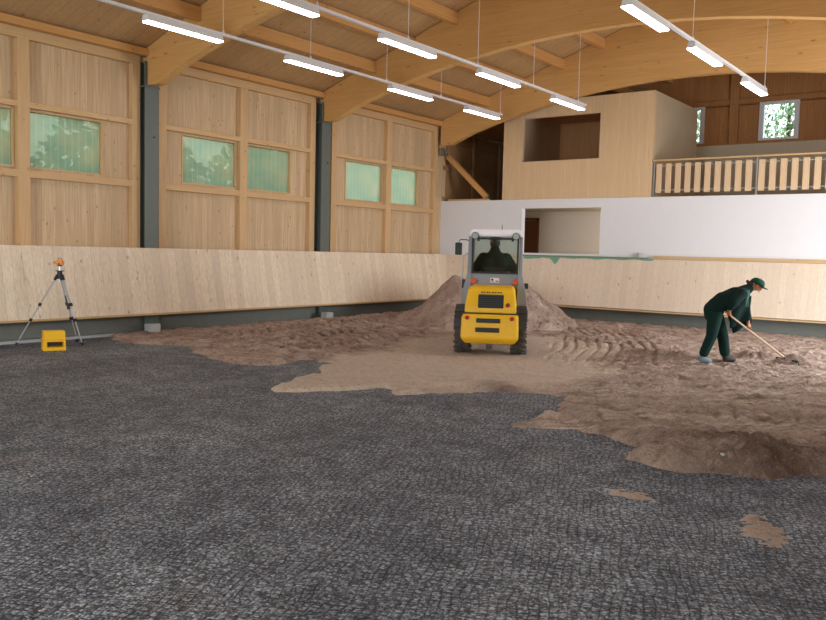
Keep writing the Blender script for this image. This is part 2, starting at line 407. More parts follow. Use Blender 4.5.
# concrete plinth behind the kickboards
struct(MB().box(XL, XL+0.16, YF, YB, 0, 0.62).build('baseboard_left', M['concrete']))
struct(MB().box(XL+0.16, XL+0.44, YF, 9.7, 0, 0.05).build('trim_pale_footing', M['pale_concrete'])).name = 'trim_90'
struct(MB().box(XL+0.16, XR, YB-0.10, YB, 0, 0.62).build('baseboard_back', M['concrete']))

# white wall below the gallery, with the opening to the lower room
mb = MB(); OX0, OX1, OZ0, OZ1 = -11.66, -9.27, 1.80, 3.05
mb.box(XL, OX0, YB, YB+0.2, 0, 3.30); mb.box(OX1, XR, YB, YB+0.2, 0, 3.30); mb.box(OX0, OX1, YB, YB+0.2, 0, OZ0); mb.box(OX0, OX1, YB, YB+0.2, OZ1, 3.30)
struct(mb.build('wall_back', M['white_plaster']))
struct(MB().box(XL, XR, YB+0.2, YG, 3.10, 3.30).build('floor_gallery', M['grey_plaster']))
mb = MB(); mb.box(XL, -8.4, 23.5, 23.62, 0.6, 3.10); mb.box(-8.52, -8.4, YB+0.2, 23.5, 0.6, 3.10)
struct(mb.build('wall_lower_room', M['room_plaster']))
struct(MB().box(XL, -8.4, YB+0.2, 23.5, 0.6, 0.7).build('floor_lower_room', M['grey_plaster']))
dr = struct(empty('door_1', (-12.95, 23.44, 0.7)))
MB().box(-0.42, 0.42, 0, 0.05, 0, 2.13).build('door_leaf', M['brown_door'], dr, bevel=0.005)
MB().tube([(0.36,0,1.0),(0.36,-0.05,1.0),(0.25,-0.05,1.0)], 0.01, 8).build('door_handle', M['galv'], dr)
MB().box(-0.49,-0.43,-0.02,0.05,0,2.2).box(0.43,0.49,-0.02,0.05,0,2.2).box(-0.49,0.49,-0.02,0.05,2.14,2.2).build('door_frame', M['brown_door'], dr)

# back of the gallery
W7, W8 = (-9.05,-8.20), (-6.47,-5.55); WZ0, WZ1 = 5.22, 6.28
struct(MB().box(XL, XR, YG-0.12, YG, 3.3, 5.12).build('wall_gallery_parapet', M['grey_plaster'])).name = 'wall_gallery_low'
mb = MB()
xs = [XL, W7[0], W7[1], W8[0], W8[1], XR]
for i in (0, 2, 4): mb.box(xs[i], xs[i+1], YG, YG+0.12, 3.3, WZ1)
for a, b in (W7, W8): mb.box(a, b, YG, YG+0.12, 3.3, WZ0)
mb.prism([(XL,WZ1),(XR,WZ1),(XR,5.5 if 5.5>WZ1 else WZ1),(XR,WZ1)], 'y', YG, YG+0.12) if False else None
mb.prism([(XL,5.1),(XL,5.35),(-6.9,8.08),(XR,5.35),(XR,5.1),(XR,WZ1) if False else (XR,5.1)], 'y', YG+0.12, YG+0.14) if False else None
def gx(z): return 6.9-(8.08-z)/0.362
xl_, xr_ = -6.9-(8.08-WZ1)/0.362, -6.9+(8.08-WZ1)/0.362
xl_, xr_ = -13.2, -0.6
mb.prism([(xl_,5.6),(-13.0,WZ1-0.02),(-0.8,WZ1-0.02),(xr_,5.6),(xr_,zroof(xr_)+0.05),(-6.9,8.2),(xl_,zroof(xl_)+0.05)], 'y', YG, YG+0.12)
struct(mb.build('wall_gallery', M['dark_boards']))
for (x0, x1, z0, z1) in ((-7.37,-7.12,5.12,7.95),):
    trim(MB().box(x0, x1, YG-0.12, YG, z0, z1), M['dark_boards'])
for (x0, x1, z0, z1) in ((-14.4,-7.37,6.30,6.44),(-7.12,0.6,6.30,6.44),(-11.6,-7.37,5.12,5.20),(-7.12,0.6,5.12,5.20)):
    if x0 < -12: x0 = -11.4
    trim(MB().box(x0, min(x1,-2.0) if z0 > 6 else x1, YG-0.10, YG, z0, z1), M['dark_boards'])
for i, (a, b) in enumerate((W7, W8)):
    r = struct(empty('window_%d' % (i+7), ((a+b)/2, YG, WZ0))); hx = (b-a)/2; hz = WZ1-WZ0; t_ = 0.05; f = MB()
    f.box(-hx-0.08, -hx+t_, -0.05, 0.1, -0.08, hz+0.08).box(hx-t_, hx+0.08, -0.05, 0.1, -0.08, hz+0.08).box(-hx+t_, hx-t_, -0.05, 0.1, -0.08, t_).box(-hx+t_, hx-t_, -0.05, 0.1, hz-t_, hz+0.08)
    f.build('window_frame', M['white_metal'], r)
    MB().box(-hx+t_, hx-t_, 0.03, 0.04, t_, hz-t_).build('pane', M['clear_glass'], r)
# side rails of the dark left end of the gallery
for zz in (3.32, 4.25, 5.05):
    trim(MB().box(XL, XL+0.10, 20.95, YG-0.15, zz, zz+0.12), M['dark_boards_y'])
for yy in (22.4, 24.0):
    trim(MB().box(XL+0.10, XL+0.18, yy, yy+0.14, 3.3, 5.4), M['dark_boards_y'])
for zz in (4.3,):
    trim(MB().box(-14.3, -12.4, YG-0.2, YG-0.12, zz, zz+0.14), M['dark_boards'])
struct(MB().box(XL, -12.35, YG-0.16, YG-0.125, 3.3, 5.35).build('wall_gallery_left', M['dark_boards']))
struct(MB().box(XL, XL+0.03, YB+0.2, YG-0.2, 3.3, 5.4).build('wall_gallery_side', M['dark_boards_y']))

# ------------------------------------------------------------------ arches, purlins, columns
low = [(-14.20,4.90),(-13.86,4.90),(-13.1,5.20),(-12.35,5.42),(-11.6,5.62),(-10.8,5.79),(-10.0,5.93),(-9.2,6.04),(-8.4,6.115),(-7.6,6.16),(-6.9,6.17)]
prof = low+[(-13.8-x, z) for x, z in reversed(low[:-1])]+[(0.40, zroof(0.40)-0.01),(-6.9, zroof(-6.9)-0.01),(-14.20, zroof(-14.20)-0.01)]
arch_labels = {
 10.33: 'glulam roof arch resting on the nearest grey steel column in view',
 15.43: 'long curved glulam roof arch crossing the middle of the hall',
 20.53: 'farthest curved glulam roof arch, just in front of the gallery'}
for y in posts[2:]:
    o = MB().prism(prof, 'y', y-0.10, y+0.10).build('timber_arch', M['glulam'], bevel=0.008)
    tag(o, arch_labels[y], 'roof beam', 'curved glulam roof arches')
n = 0
bay_names = {0: 'in nearest roof bay', 1: 'between nearest and middle arch', 2: 'between middle and far arch'}
rank = ['on the wall top', 'second up', 'third up', 'fourth up', 'fifth up', 'sixth up', 'ridge']
for bi, (a, b) in enumerate(((5.33,10.23),(10.43,15.33),(15.53,20.43))):
    for k in range(13):
        x = -12.60+1.14*(k-1)
        if bi == 0 and k > 3: continue
        zt = zroof(x)-0.03
        zb_ = zt-0.25
        if k in (0, 12): x = -14.22 if k == 0 else 0.42; zt = zroof(x+(0.08 if k else -0.08))-0.005; zb_ = 5.46 if k == 0 else zt-0.14
        o = MB().box(x-0.06, x+(0.06 if k else 0.10), a, b, min(zb_, zt-0.05), zt).build('roof_purlin', M['purlin'])
        if k < 7: lab = 'roof purlin %s, %s, %s' % (bay_names[bi], 'left slope' if k < 6 else 'under the roof top', rank[k])
        else: lab = 'roof purlin %s, right slope, %s' % (bay_names[bi], rank[12-k])
        tag(o, lab, 'purlin', 'roof purlins')
for k in range(1, 12):
    x = -12.60+1.14*(k-1)
    if k in (2,3,4,5,7,8,9):
        o = MB().box(x-0.06, x+0.06, 20.63, YG-0.02, zroof(x)-0.28, zroof(x)-0.03).build('roof_purlin', M['purlin'])
        tag(o, 'dark roof purlin over the gallery, %s' % ({2:'third from the left wall',3:'fourth from the left wall',4:'fifth from the left wall',5:'sixth from the left wall',7:'first right of the ridge',8:'second right of the ridge',9:'third right of the ridge'}[k]), 'purlin', 'roof purlins')
# steel columns, H section
for y, lab in ((10.33, 'grey steel column left, between first and second wall bay'), (15.43, 'grey steel column at the middle of the left wall')):
    r = empty('steel_column', (-14.28, y, 0), 0, lab, 'column', 'grey steel columns on the left wall')
    mb = MB(); mb.box(0.10, 0.12, -0.16, 0.16, 0, 5.36); mb.box(-0.14, -0.12, -0.16, 0.16, 0, 5.36); mb.box(-0.12, 0.10, -0.02, 0.02, 0, 5.36)
    mb.build('shaft', M['steel_paint'], r)
    MB().box(-0.14, 0.15, -0.17, 0.17, 4.86, 4.885).build('bearing_plate', M['steel_paint'], r)
    b = MB()
    for z in (3.9, 5.05): b.tube([(0.12,0.05,z),(0.135,0.05,z)], 0.022, 8)
    b.build('bolt', M['dark_grey'], r)
    f = MB().box(-13.98, -13.78, y-0.30, y-0.06, 0.0, 0.21).build('concrete_footing', M['pale_concrete'], bevel=0.01)
    tag(f, 'pale concrete footing block below the kickboard at the %s steel column' % ('nearer' if y < 12 else 'farther'), 'footing', 'column footings')

# ------------------------------------------------------------------ kickboards
def kick(name, axis, a0, a1, mat, lathmat, lab):
    r = empty(name, (0,0,0), 0, lab, 'kickboard')
    if axis == 'y':
        q = [(-14.15,1.70),(-14.10,1.70),(-13.84,0.42),(-13.89,0.42)]
        MB().add([(x,a0,z) for x,z in q]+[(x+(0.0),a1-(x+14.10)-0.07,z) for x,z in q], [(0,1,2,3),(7,6,5,4),(0,4,5,1),(1,5,6,2),(2,6,7,3),(3,7,4,0)]).build('boards', mat, r)
        MB().add([(x,a0,z) for x,z in [(-13.90,0.40),(-13.835,0.42),(-13.835,0.385),(-13.90,0.365)]]+[(x,20.40,z) for x,z in [(-13.90,0.40),(-13.835,0.42),(-13.835,0.385),(-13.90,0.365)]], [(0,1,2,3),(7,6,5,4),(0,4,5,1),(1,5,6,2),(2,6,7,3),(3,7,4,0)]).build('bottom_lath', lathmat, r)
    else:
        q = [(YB-0.10,1.70),(YB-0.17,1.70),(20.42,0.42),(20.48,0.40)]
        MB().add([(-14.13+(YB-0.10-y)*0.6,y,z) for y,z in q]+[(a1,y,z) for y,z in q], [(0,1,2,3),(7,6,5,4),(0,4,5,1),(1,5,6,2),(2,6,7,3),(3,7,4,0)]).build('boards', mat, r)
        MB().box(-13.80, a1, 20.41, 20.48, 0.365, 0.40).build('bottom_lath', lathmat, r)
    return r
kick('kickboard', 'y', YF+0.02, 20.80, M['kick_left'], M['lath_y'], 'long slanted pale spruce kickboard along the left wall')
kb = kick('kickboard', 'x', 0, XR-0.02, M['kick_back'], M['lath_x'], 'slanted pale spruce kickboard in front of the white back wall')
tag(MB().box(-7.71, 0.6, YB-0.15, YB-0.02, 1.705, 1.79).build('ledge_lath', M['lath_x'], bevel=0.005), 'long squared lath on top of the back kickboard, right half', 'lath')
tag(MB().box(XL+0.01, -14.16, 5.4, 10.1, 1.64, 1.69).build('ledge_lath', M['lath_y']), 'thin ledge board behind the top of the left kickboard', 'lath')
tag(MB().box(-11.6, -7.9, YB-0.16, YB-0.03, 1.705, 1.745).build('plank', M['green_plank'], bevel=0.004), 'grey-green plank lying on the back kickboard below the room opening', 'plank')
# green membrane strip with a torn flap hanging down
mb = MB(); N = 60
for i in range(N):
    xa = -11.45+3.74*i/N; xb = -11.45+3.74*(i+1)/N
    def zl(x):
        z = 1.675+0.012*math.sin(x*9)
        if -11.45 < x < -10.9: z -= 0.03
        if -10.62 < x < -10.28: z -= 0.20*max(0, 1-abs(x+10.43)/(0.10 if x > -10.43 else 0.19))
        return z
    def yk(z): return YB-0.175-(1.70-z)*(0.28/1.28)-0.006
    mb.add([(xa,YB-0.02,1.703),(xb,YB-0.02,1.703),(xb,YB-0.178,1.703),(xa,YB-0.178,1.703),(xa,yk(zl(xa)),zl(xa)),(xb,yk(zl(xb)),zl(xb))], [(0,1,2,3),(3,2,5,4)])
o = mb.build('membrane_strip', M['green_film']); s = o.modifiers.new('t','SOLIDIFY'); s.thickness = 0.003
tag(o, 'green membrane strip with a hanging flap on the back kickboard', 'membrane')
tag(MB().lathe([(0,0.001),(0,0.045),(0.11,0.055),(0.115,0.05),(0.02,0.04),(0.02,0.001)], 'z', (-8.12, YB-0.09, 1.75), 20).build('cup', M['pale_concrete'], smooth=False), 'small pale grey cup on the ledge before the white wall', 'cup')

# ------------------------------------------------------------------ booth
r = empty('timber_booth', (-10.12, YB, 3.305), 0, 'timber-clad box booth with a wide window opening on the gallery', 'booth')
BX0, BX1, BZ0, BZ1 = -12.32, -7.92, 3.30, 6.00; cx = -10.12
mb = MB(); A0, A1, C0, C1 = -11.74, -9.38, 4.35, 5.55
for (a, b, c, d) in ((BX0,A0,BZ0,BZ1),(A1,BX1,BZ0,BZ1),(A0,A1,BZ0,C0),(A0,A1,C1,BZ1)):
    mb.box(a-cx, b-cx, 0, 0.12, c-BZ0, d-BZ0)
mb.build('front_panel', M['booth'], r)
MB().box(BX1-0.12-cx, BX1-cx+0.002, 0.12, 3.4, 0, 2.7).build('side_panel', M['booth_side'], r)
MB().box(BX0-cx, BX0+0.12-cx, 0.12, 3.4, 0, 2.7).build('side_panel', M['booth_side'], r)
MB().box(BX0-cx+0.12, BX1-cx-0.12, 3.28, 3.4, 0, 2.7).build('rear_panel', M['booth_in'], r)
MB().box(BX0-cx+0.12, BX1-cx-0.12, 0.12, 3.28, 2.58, 2.69).build('roof_panel', M['booth_in'], r)
MB().box(BX0-cx+0.12, BX1-cx-0.12, 0.12, 3.28, 0.0, 0.06).build('floor_panel', M['booth_in'], r)
mb = MB(); t_ = 0.02
mb.box(A0-cx, A1-cx, -0.004, 0.125, C0-BZ0-t_, C0-BZ0); mb.box(A0-cx, A0+t_-cx, -0.004, 0.125, C0-BZ0, C1-BZ0)
mb.build('opening_trim', M['booth'], r)

# gallery railing
r = empty('balcony_railing', (-7.9, YB+0.06, 3.30), 0, 'pale timber balcony railing with flat upright slats on the gallery', 'railing')
LX = 8.5
MB().box(0, LX, -0.05, 0.06, 0.90, 0.945).build('handrail', M['lath_x'], r, bevel=0.006)
MB().box(0, LX, 0.0, 0.03, 0.77, 0.80).build('rail', M['galv'], r); MB().box(0, LX, 0.0, 0.03, 0.155, 0.185).build('rail', M['galv'], r)
for i in range(4):
    x = 0.03+2.52*i
    MB().box(x-0.02, x+0.02, -0.02, 0.03, 0.0, 0.90).box(x-0.05, x+0.05, -0.05, 0.05, 0, 0.012).build('post', M['galv'], r)
k = 0; x = 0.16
proto = None
while x < LX-0.2:
    if min(abs(x-(0.03+2.52*i)) for i in range(4)) < 0.075: x += 0.05
    if proto is None:
        proto = MB().box(-0.072, 0.072, -0.025, -0.001, 0.10, 0.84).build('slat', M['baluster'], r, bevel=0.004); proto.location.x = x
    else:
        c = proto.copy(); col.objects.link(c); c.location.x = x
    x += 0.2445

# diagonal brace and plank at the gallery's left end
tag(MB().bar((-14.33, YB+0.14, 4.66), (-12.92, YB+0.14, 3.40), 0.14, 0.14).build('diagonal_brace', M['purlin'], bevel=0.006), 'diagonal timber brace at the dark left end of the gallery', 'brace')
tag(MB().box(-14.2, -12.75, YB+0.02, YB+0.055, 3.303, 3.35).build('plank', M['lath_x'], bevel=0.004), 'short pale plank lying on the white wall top below the brace', 'plank')
tag(MB().box(-14.30, -14.20, 20.60, 20.70, 4.62, 4.86).tube([(-14.2,20.65,4.78),(-14.12,20.62,4.72)],0.03,8).build('beam_shoe', M['galv']), 'small galvanised bracket under the far arch foot', 'bracket')

# ------------------------------------------------------------------ light rows
rows = [('left', -11.56, 5.30, [(5.2,6.85),(8.27,9.87),(11.42,13.02),(14.60,16.20),(17.68,19.28)], 19.45),
        ('middle', -9.02, 5.30, [(7.95,9.60),(11.08,12.74),(14.20,15.86),(17.40,19.06)], 19.20),
        ('right', -4.84, 5.30, [(11.5,13.05),(14.32,15.92),(17.62,19.22)], 19.30)]
WIRES = {'left': (7.6, 9.9, 12.1, 14.5, 16.6, 19.38), 'middle': (9.57, 11.9, 14.2, 16.5, 18.77), 'right': (11.76, 14.4, 19.2)}
order = ['farthest', 'second farthest', 'third farthest', 'fourth farthest', 'nearest, cut by the frame']
first = None
for nm, x, zb, fx, yend in rows:
    tr = empty('light_track', (x, yend, zb+0.13), 0, 'white hanging light track, %s of the three rows' % nm, 'light track', 'hanging light tracks')
    y0_ = {'left':4.8,'middle':6.6,'right':9.0}[nm]
    MB().box(-0.03, 0.03, y0_-yend, 0, 0, 0.045).build('rail', M['white_metal'], tr)
    wy = WIRES[nm]
    for y in wy:
        if min(abs(y-p) for p in posts) < 0.16: y += 0.3
        zt = zroof(x)-0.005
        MB().tube([(0, y-yend, 0.045), (0, y-yend, zt-zb-0.13)], 0.006, 6).build('hanging_wire', M['white_metal'], tr)
        MB().tube([(0, y-yend, 0.045), (0, y-yend, 0.10)], [0.03,0.012], 8).build('wire_clamp', M['white_metal'], tr)
    for i, (a, b) in enumerate(reversed(fx)):
        L_ = 1.55
        lab = 'lit white tube light on the %s light track, %s' % (nm, order[i] if not (nm != 'left' and i == len(fx)-1) else 'nearest, cut by the frame')
        if first is None:
            t = empty('tube_light', (x, (a+b)/2, zb), 0, lab, 'ceiling light', 'lit tube lights'); first = t
            MB().prism([(-0.082,0.022),(-0.055,0.125),(0.055,0.125),(0.082,0.022)], 'y', -L_/2, L_/2).build('housing', M['white_metal'], t, bevel=0.004)
            MB().prism([(-0.080,0.021),(-0.074,0.002),(0.074,0.002),(0.080,0.021)], 'y', -L_/2+0.01, L_/2-0.01).build('diffuser', M['lamp'], t)
        else:
            t = copy_tree(first); t.location = (x, (a+b)/2, zb); t['label'] = lab

# ------------------------------------------------------------------ sand
def vnoise(x, y, seed):
    r = np.random.default_rng(seed); G = r.random((256,256))
    xi = np.floor(x).astype(int); yi = np.floor(y).astype(int); fx = x-xi; fy = y-yi
    fx = fx*fx*(3-2*fx); fy = fy*fy*(3-2*fy); xi %= 256; yi %= 256; x1 = (xi+1)%256; y1 = (yi+1)%256
    return (G[xi,yi]*(1-fx)+G[x1,yi]*fx)*(1-fy)+(G[xi,y1]*(1-fx)+G[x1,y1]*fx)*fy
def fbm(x, y, seed, oct=4, g=0.5):
    s = 0; a = 1; t = 0
    for i in range(oct): s = s+a*vnoise(x*2**i+13.7*i, y*2**i+7.1*i, seed+i); t += a; a *= g
    return s/t
def sdist(px, py, poly):
    d = np.full(px.shape, 1e9); ins = np.zeros(px.shape, bool); n = len(poly)
    for i in range(n):
        ax, ay = poly[i]; bx, by = poly[(i+1)%n]
        ex, ey = bx-ax, by-ay; t = np.clip(((px-ax)*ex+(py-ay)*ey)/(ex*ex+ey*ey+1e-12), 0, 1)
        d = np.minimum(d, np.hypot(px-ax-t*ex, py-ay-t*ey))
        c = (ay > py) != (by > py)
        with np.errstate(divide='ignore', invalid='ignore'):
            xx = (bx-ax)*(py-ay)/(by-ay if by != ay else 1e-9)+ax
        ins ^= (c & (px < xx))
    return np.where(ins, d, -d)
OUT = [(-14.27,9.2),(-13.6,8.8),(-12.85,8.65),(-11.8,9.15),(-10.75,8.5),(-9.55,8.28),(-8.95,8.45),(-8.9,8.85),(-9.0,9.3),(-8.65,9.3),(-8.25,8.7),(-7.95,7.9),(-7.76,7.35),(-7.38,7.08),(-6.95,7.2),(-6.66,7.57),(-6.45,8.1),(-6.3,7.85),(-6.07,7.85),(-5.7,8.12),(-5.27,8.95),(-4.74,9.2),(-4.45,8.95),(-4.38,8.36),(-4.40,7.55),(-4.15,7.27),(-3.75,7.25),(-3.25,7.45),(-2.98,7.2),(-2.82,6.85),(-2.5,6.68),(-2.0,6.65),(-1.74,6.76),(-1.22,7.3),(-0.4,7.7),(0.5,7.9),(0.5,20.78),(-14.27,20.78)]
DRY = [(-8.0,7.2),(-8.4,8.6),(-8.9,11.0),(-9.6,13.6),(-9.4,15.2),(-7.9,15.6),(-6.5,14.6),(-5.6,12.8),(-4.9,11.2),(-4.9,9.4),(-5.9,7.9),(-7.3,6.9)]
def height(X, Y):
    e = sdist(X, Y, OUT)+(fbm(X*2.2, Y*2.2, 3, 4)-0.5)*0.50
    edge = np.clip(e/0.28, 0, 1); edge = edge*edge*(3-2*edge)
    dry = np.clip((sdist(X, Y, DRY)+(fbm(X*1.3, Y*1.3, 21, 4)-0.5)*1.2)/0.5+0.5, 0, 1)
    h = 0.050+0.030*(fbm(X*0.9, Y*0.9, 5, 3)-0.5)
    rough = 1-0.72*dry
    h = h+rough*(0.085*(fbm(X*3.2, Y*3.2, 8, 5, 0.65)-0.5)+0.060*(fbm(X*10, Y*10, 9, 3, 0.7)-0.5)-0.03*np.clip(fbm(X*7, Y*5, 99, 3)-0.6, 0, 1)*5)
    # lumps at the near right edge and rows of clods
    lump = np.clip(1-np.hypot((X+1.6)/1.9, (Y-7.3)/1.2), 0, 1)
    h = h+lump*0.20*(0.05+1.7*fbm(X*4, Y*6, 31, 6, 0.68))
    dd = np.clip(1-np.hypot((X+5.3)/0.55, (Y-9.15)/0.35), 0, 1); h = h+0.10*dd
    # tyre tread grooves: far fan
    def groove(u, v, wid, sp, depth, u0, u1, v0, v1, sd):
        m_ = np.clip((u-u0)/0.2, 0, 1)*np.clip((u1-u)/0.2, 0, 1)*np.clip((v-v0)/0.2, 0, 1)*np.clip((v1-v)/0.2, 0, 1)
        ph = np.abs(((u/sp+0.10*np.sin(v*2.3)) % 1)-0.5)
        brk = np.clip((fbm(u*2.4, v*1.4, sd, 3)-0.30)*6, 0, 1)
        return -depth*m_*brk*np.clip(1-ph/wid, 0, 1)
    ax, ay = math.cos(math.radians(115.6)), math.sin(math.radians(115.6))      # away direction around 20 deg left of Y
    u = X*ay-Y*ax; v = X*ax+Y*ay
    cu = u+0.025*(v-17)**2
    h = h+groove(cu, v, 0.24, 0.21, 0.045, -0.35, 1.75, 13.6, 20.2, 40)
    tread_shade = 0*X
    for x0_, y0_, ang, L_ in ((-12.9,10.6,4,8.5),(-11.3,10.4,4,6.5),(-10.3,9.6,6,5.5)):
        a = math.radians(90+ang); dx, dy = math.cos(a), math.sin(a)
        al = (X-x0_)*dx+(Y-y0_)*dy; ac = (X-x0_)*dy-(Y-y0_)*dx
        m_ = np.clip(al/0.3, 0, 1)*np.clip((L_-al)/0.3, 0, 1)*np.clip((0.62-np.abs(ac))/0.1, 0, 1)
        ph = np.abs(((al/0.29+np.abs(ac)*1.3+0.2*fbm(X*2, Y*2, 77, 2)) % 1)-0.5)
        h = h+m_*(-0.04+0.085*np.clip((ph-0.12)/0.15, 0, 1)*(0.5+1.0*fbm(X*3, Y*3, 51, 2))); tread_shade = np.maximum(tread_shade, m_*np.clip(1-ph/0.22, 0, 1)*1.4)
    # ruts across the front right
    for x0_, y0_, x1_, y1_, wd in ((-6.3,8.4,0.4,13.6,0.35),(-5.0,8.9,0.4,12.2,0.30),(-4.3,7.5,0.3,10.6,0.32),(-5.2,10.8,0.4,14.6,0.22)):
        ex, ey = x1_-x0_, y1_-y0_; L_ = math.hypot(ex, ey); dx, dy = ex/L_, ey/L_
        al = (X-x0_)*dx+(Y-y0_)*dy; ac = -(X-x0_)*dy+(Y-y0_)*dx+0.12*np.sin(al*0.9+x0_)
        m_ = np.clip(al/0.5, 0, 1)*np.clip((L_-al)/0.5, 0, 1)
        h = h+m_*0.028*(np.exp(-((np.abs(ac)-wd)/0.05)**2)-0.8*np.exp(-(ac/wd)**4))
        dry = np.maximum(dry, m_*(np.abs(ac) < wd)*np.clip((fbm(al*1.1, ac*16, 141, 3)-0.46)*7, 0, 1)*0.8)
        h = h-m_*0.012*np.clip((0.4-np.abs(((ac/0.09)%1)-0.5))/0.2, 0, 1)*(np.abs(ac) < wd)
    # tread columns near right
    al = X*math.cos(math.radians(108))+Y*math.sin(math.radians(108)); ac = X*math.sin(math.radians(108))-Y*math.cos(math.radians(108))
    m_ = np.clip((ac-0.2)/0.15, 0, 1)*np.clip((1.55-ac)/0.15, 0, 1)*np.clip((al-7.6)/0.2, 0, 1)*np.clip((10.3-al)/0.2, 0, 1)
    ph = np.abs(((ac/0.21) % 1)-0.5)
    h = h-m_*0.045*np.clip(1-ph/0.22, 0, 1)*np.clip((fbm(X*3, Y*3, 91, 2)-0.25)*5, 0, 1)
    # small mounds round the man
    for mx, my, rx, ry, hh in ((-4.95,14.0,0.75,0.3,0.13),(-3.72,15.05,0.42,0.25,0.13),(-6.2,14.9,0.8,0.3,0.05)):
        h = h+hh*np.exp(-((X-mx)/rx)**2-((Y-my)/ry)**2)*(0.6+0.8*fbm(X*4, Y*4, 61, 3))
    h = np.maximum(h, 0.012)
    damp_and_shade = np.clip(lump*1.3-0.25+1.1*(fbm(X*2.4, Y*3.2, 71, 4)-0.5), 0, 1)*np.clip(lump*5, 0, 1)
    damp_and_shade = np.maximum(damp_and_shade, np.clip(np.exp(-((X+4.95)/0.7)**2-((Y-14.0)/0.4)**2)*1.2-0.3, 0, 0.6))
    damp_and_shade = np.maximum(damp_and_shade, np.clip(np.exp(-((X+3.7)/0.5)**2-((Y-15.05)/0.35)**2)*1.2-0.3, 0, 0.7))
    damp_and_shade = np.maximum(damp_and_shade, dd*0.8); damp_and_shade = np.maximum(damp_and_shade, tread_shade*0.95)  # shade of the tread grooves painted in as darker sand
    crevice_shade = np.clip((fbm(X*5.5, Y*8, 131, 4, 0.65)-0.56)*7, 0, 1); damp_and_shade = np.maximum(damp_and_shade, crevice_shade*0.55*(1-0.8*dry))  # painted crevice shade; the large area lights give only weak relief
    return h*edge+(edge-1)*0.05, dry, damp_and_shade, e
def grid_mesh(name, xs, ys, fn, mat, cut=-0.03):
    X, Y = np.meshgrid(xs, ys, indexing='ij'); Z, dry, damp_and_shade, e = fn(X, Y)
    nx, ny = X.shape; idx = np.arange(nx*ny).reshape(nx, ny)
    q = np.stack([idx[:-1,:-1], idx[1:,:-1], idx[1:,1:], idx[:-1,1:]], -1).reshape(-1, 4)
    ok = (Z.reshape(-1)[q] > cut).any(1); q = q[ok]
    used = np.zeros(nx*ny, bool); used[q.reshape(-1)] = True; remap = np.cumsum(used)-1
    V = np.stack([X.reshape(-1), Y.reshape(-1), Z.reshape(-1)], -1)[used]; q = remap[q]
    me = bpy.data.meshes.new(name); me.vertices.add(len(V)); me.vertices.foreach_set('co', V.reshape(-1).astype(np.float32))
    me.loops.add(q.size); me.loops.foreach_set('vertex_index', q.reshape(-1).astype(np.int32))
    me.polygons.add(len(q)); me.polygons.foreach_set('loop_start', (np.arange(len(q))*4).astype(np.int32)); me.polygons.foreach_set('loop_total', np.full(len(q), 4, np.int32))
    me.polygons.foreach_set('use_smooth', np.ones(len(q), bool))
    me.update(calc_edges=True); me.materials.append(mat)
    for nm, arr in (('dry', dry), ('damp_and_shade', damp_and_shade)):
        a = me.attributes.new(nm, 'FLOAT', 'POINT'); a.data.foreach_set('value', arr.reshape(-1)[used].astype(np.float32))
    o = bpy.data.objects.new(name, me); col.objects.link(o); return o
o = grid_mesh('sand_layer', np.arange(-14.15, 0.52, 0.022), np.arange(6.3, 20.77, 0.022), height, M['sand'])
tag(o, 'reddish-brown moist sand spread over the far half of the hall floor', 'sand', kind='stuff')
# heap behind the loader
def heap(X, Y):
    d = np.hypot((X+10.55)/1.0, (Y-17.5)/1.0)*(1+0.25*(fbm(X*0.8, Y*0.8, 15, 3)-0.5))
    z = 0.95-0.72*np.clip(d-0.85+0.35*(fbm(X*0.9, Y*0.9, 16, 2)-0.5), 0, 9)+0.10*np.exp(-((X+11.6)/0.5)**2-((Y-17.2)/0.6)**2)-0.05*(X+10.6)
    z = z+np.where(z > 0.05, 0.36*(fbm(X*3.6, Y*3.6, 17, 6, 0.74)-0.5), 0)
    return np.maximum(z+0.06, -0.02), X*0, X*0, d
o = grid_mesh('sand_heap', np.arange(-13.2, -7.6, 0.035), np.arange(14.9, 20.3, 0.035), heap, M['heap_sand'], cut=0.02)
tag(o, 'large heap of brown sand behind the yellow loader', 'sand heap')
def pile(X, Y):
    d = np.hypot((X+3.02-0.35*(Y-14.68))/0.36, (Y-14.68)/0.2)*(1+0.5*(fbm(X*4, Y*4, 19, 3)-0.5))
    z = 0.16*np.clip(1-d, -0.3, 1)**1+0.06*(fbm(X*9, Y*9, 18, 3)-0.5)*(d < 1.1)
    return z+0.07, X*0, X*0+0.6, d
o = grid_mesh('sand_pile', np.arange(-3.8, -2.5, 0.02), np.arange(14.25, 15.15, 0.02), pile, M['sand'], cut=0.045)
tag(o, 'small dark pile of sand in front of the rake head', 'sand pile')
# loose sand patches on the mat
for (cx_, cy_, rx, ry, rot, lab) in ((-2.27,5.82,0.16,0.09,0.2,'small oval patch of pale sand on the grey mat'),(-1.28,5.62,0.12,0.30,-0.45,'larger streak of tan sand on the mat at the right')):
    def patch(X, Y):
        u = (X-cx_)*math.cos(rot)-(Y-cy_)*math.sin(rot); v = (X-cx_)*math.sin(rot)+(Y-cy_)*math.cos(rot)
        d = np.hypot(u/rx, v/ry)+(fbm(X*14, Y*14, 23, 5, 0.7)-0.5)*1.8
        return 0.012*np.clip(1-d, -1, 1)*(0.5+fbm(X*22, Y*22, 24, 2)), X*0+0.35, X*0, d
    o = grid_mesh('sand_patch', np.arange(cx_-0.5, cx_+0.5, 0.012), np.arange(cy_-0.5, cy_+0.5, 0.012), patch, M['sand'], cut=-0.0015)
    tag(o, lab, 'sand patch', 'sand patches on the mat')


# ------------------------------------------------------------------ compact wheel loader, seen from behind
LO = empty('wheel_loader', (-7.33, 12.20, 0.055), math.radians(28.6), 'small yellow and grey wheel loader driving into the sand heap', 'wheel loader')
def P(): return MB()
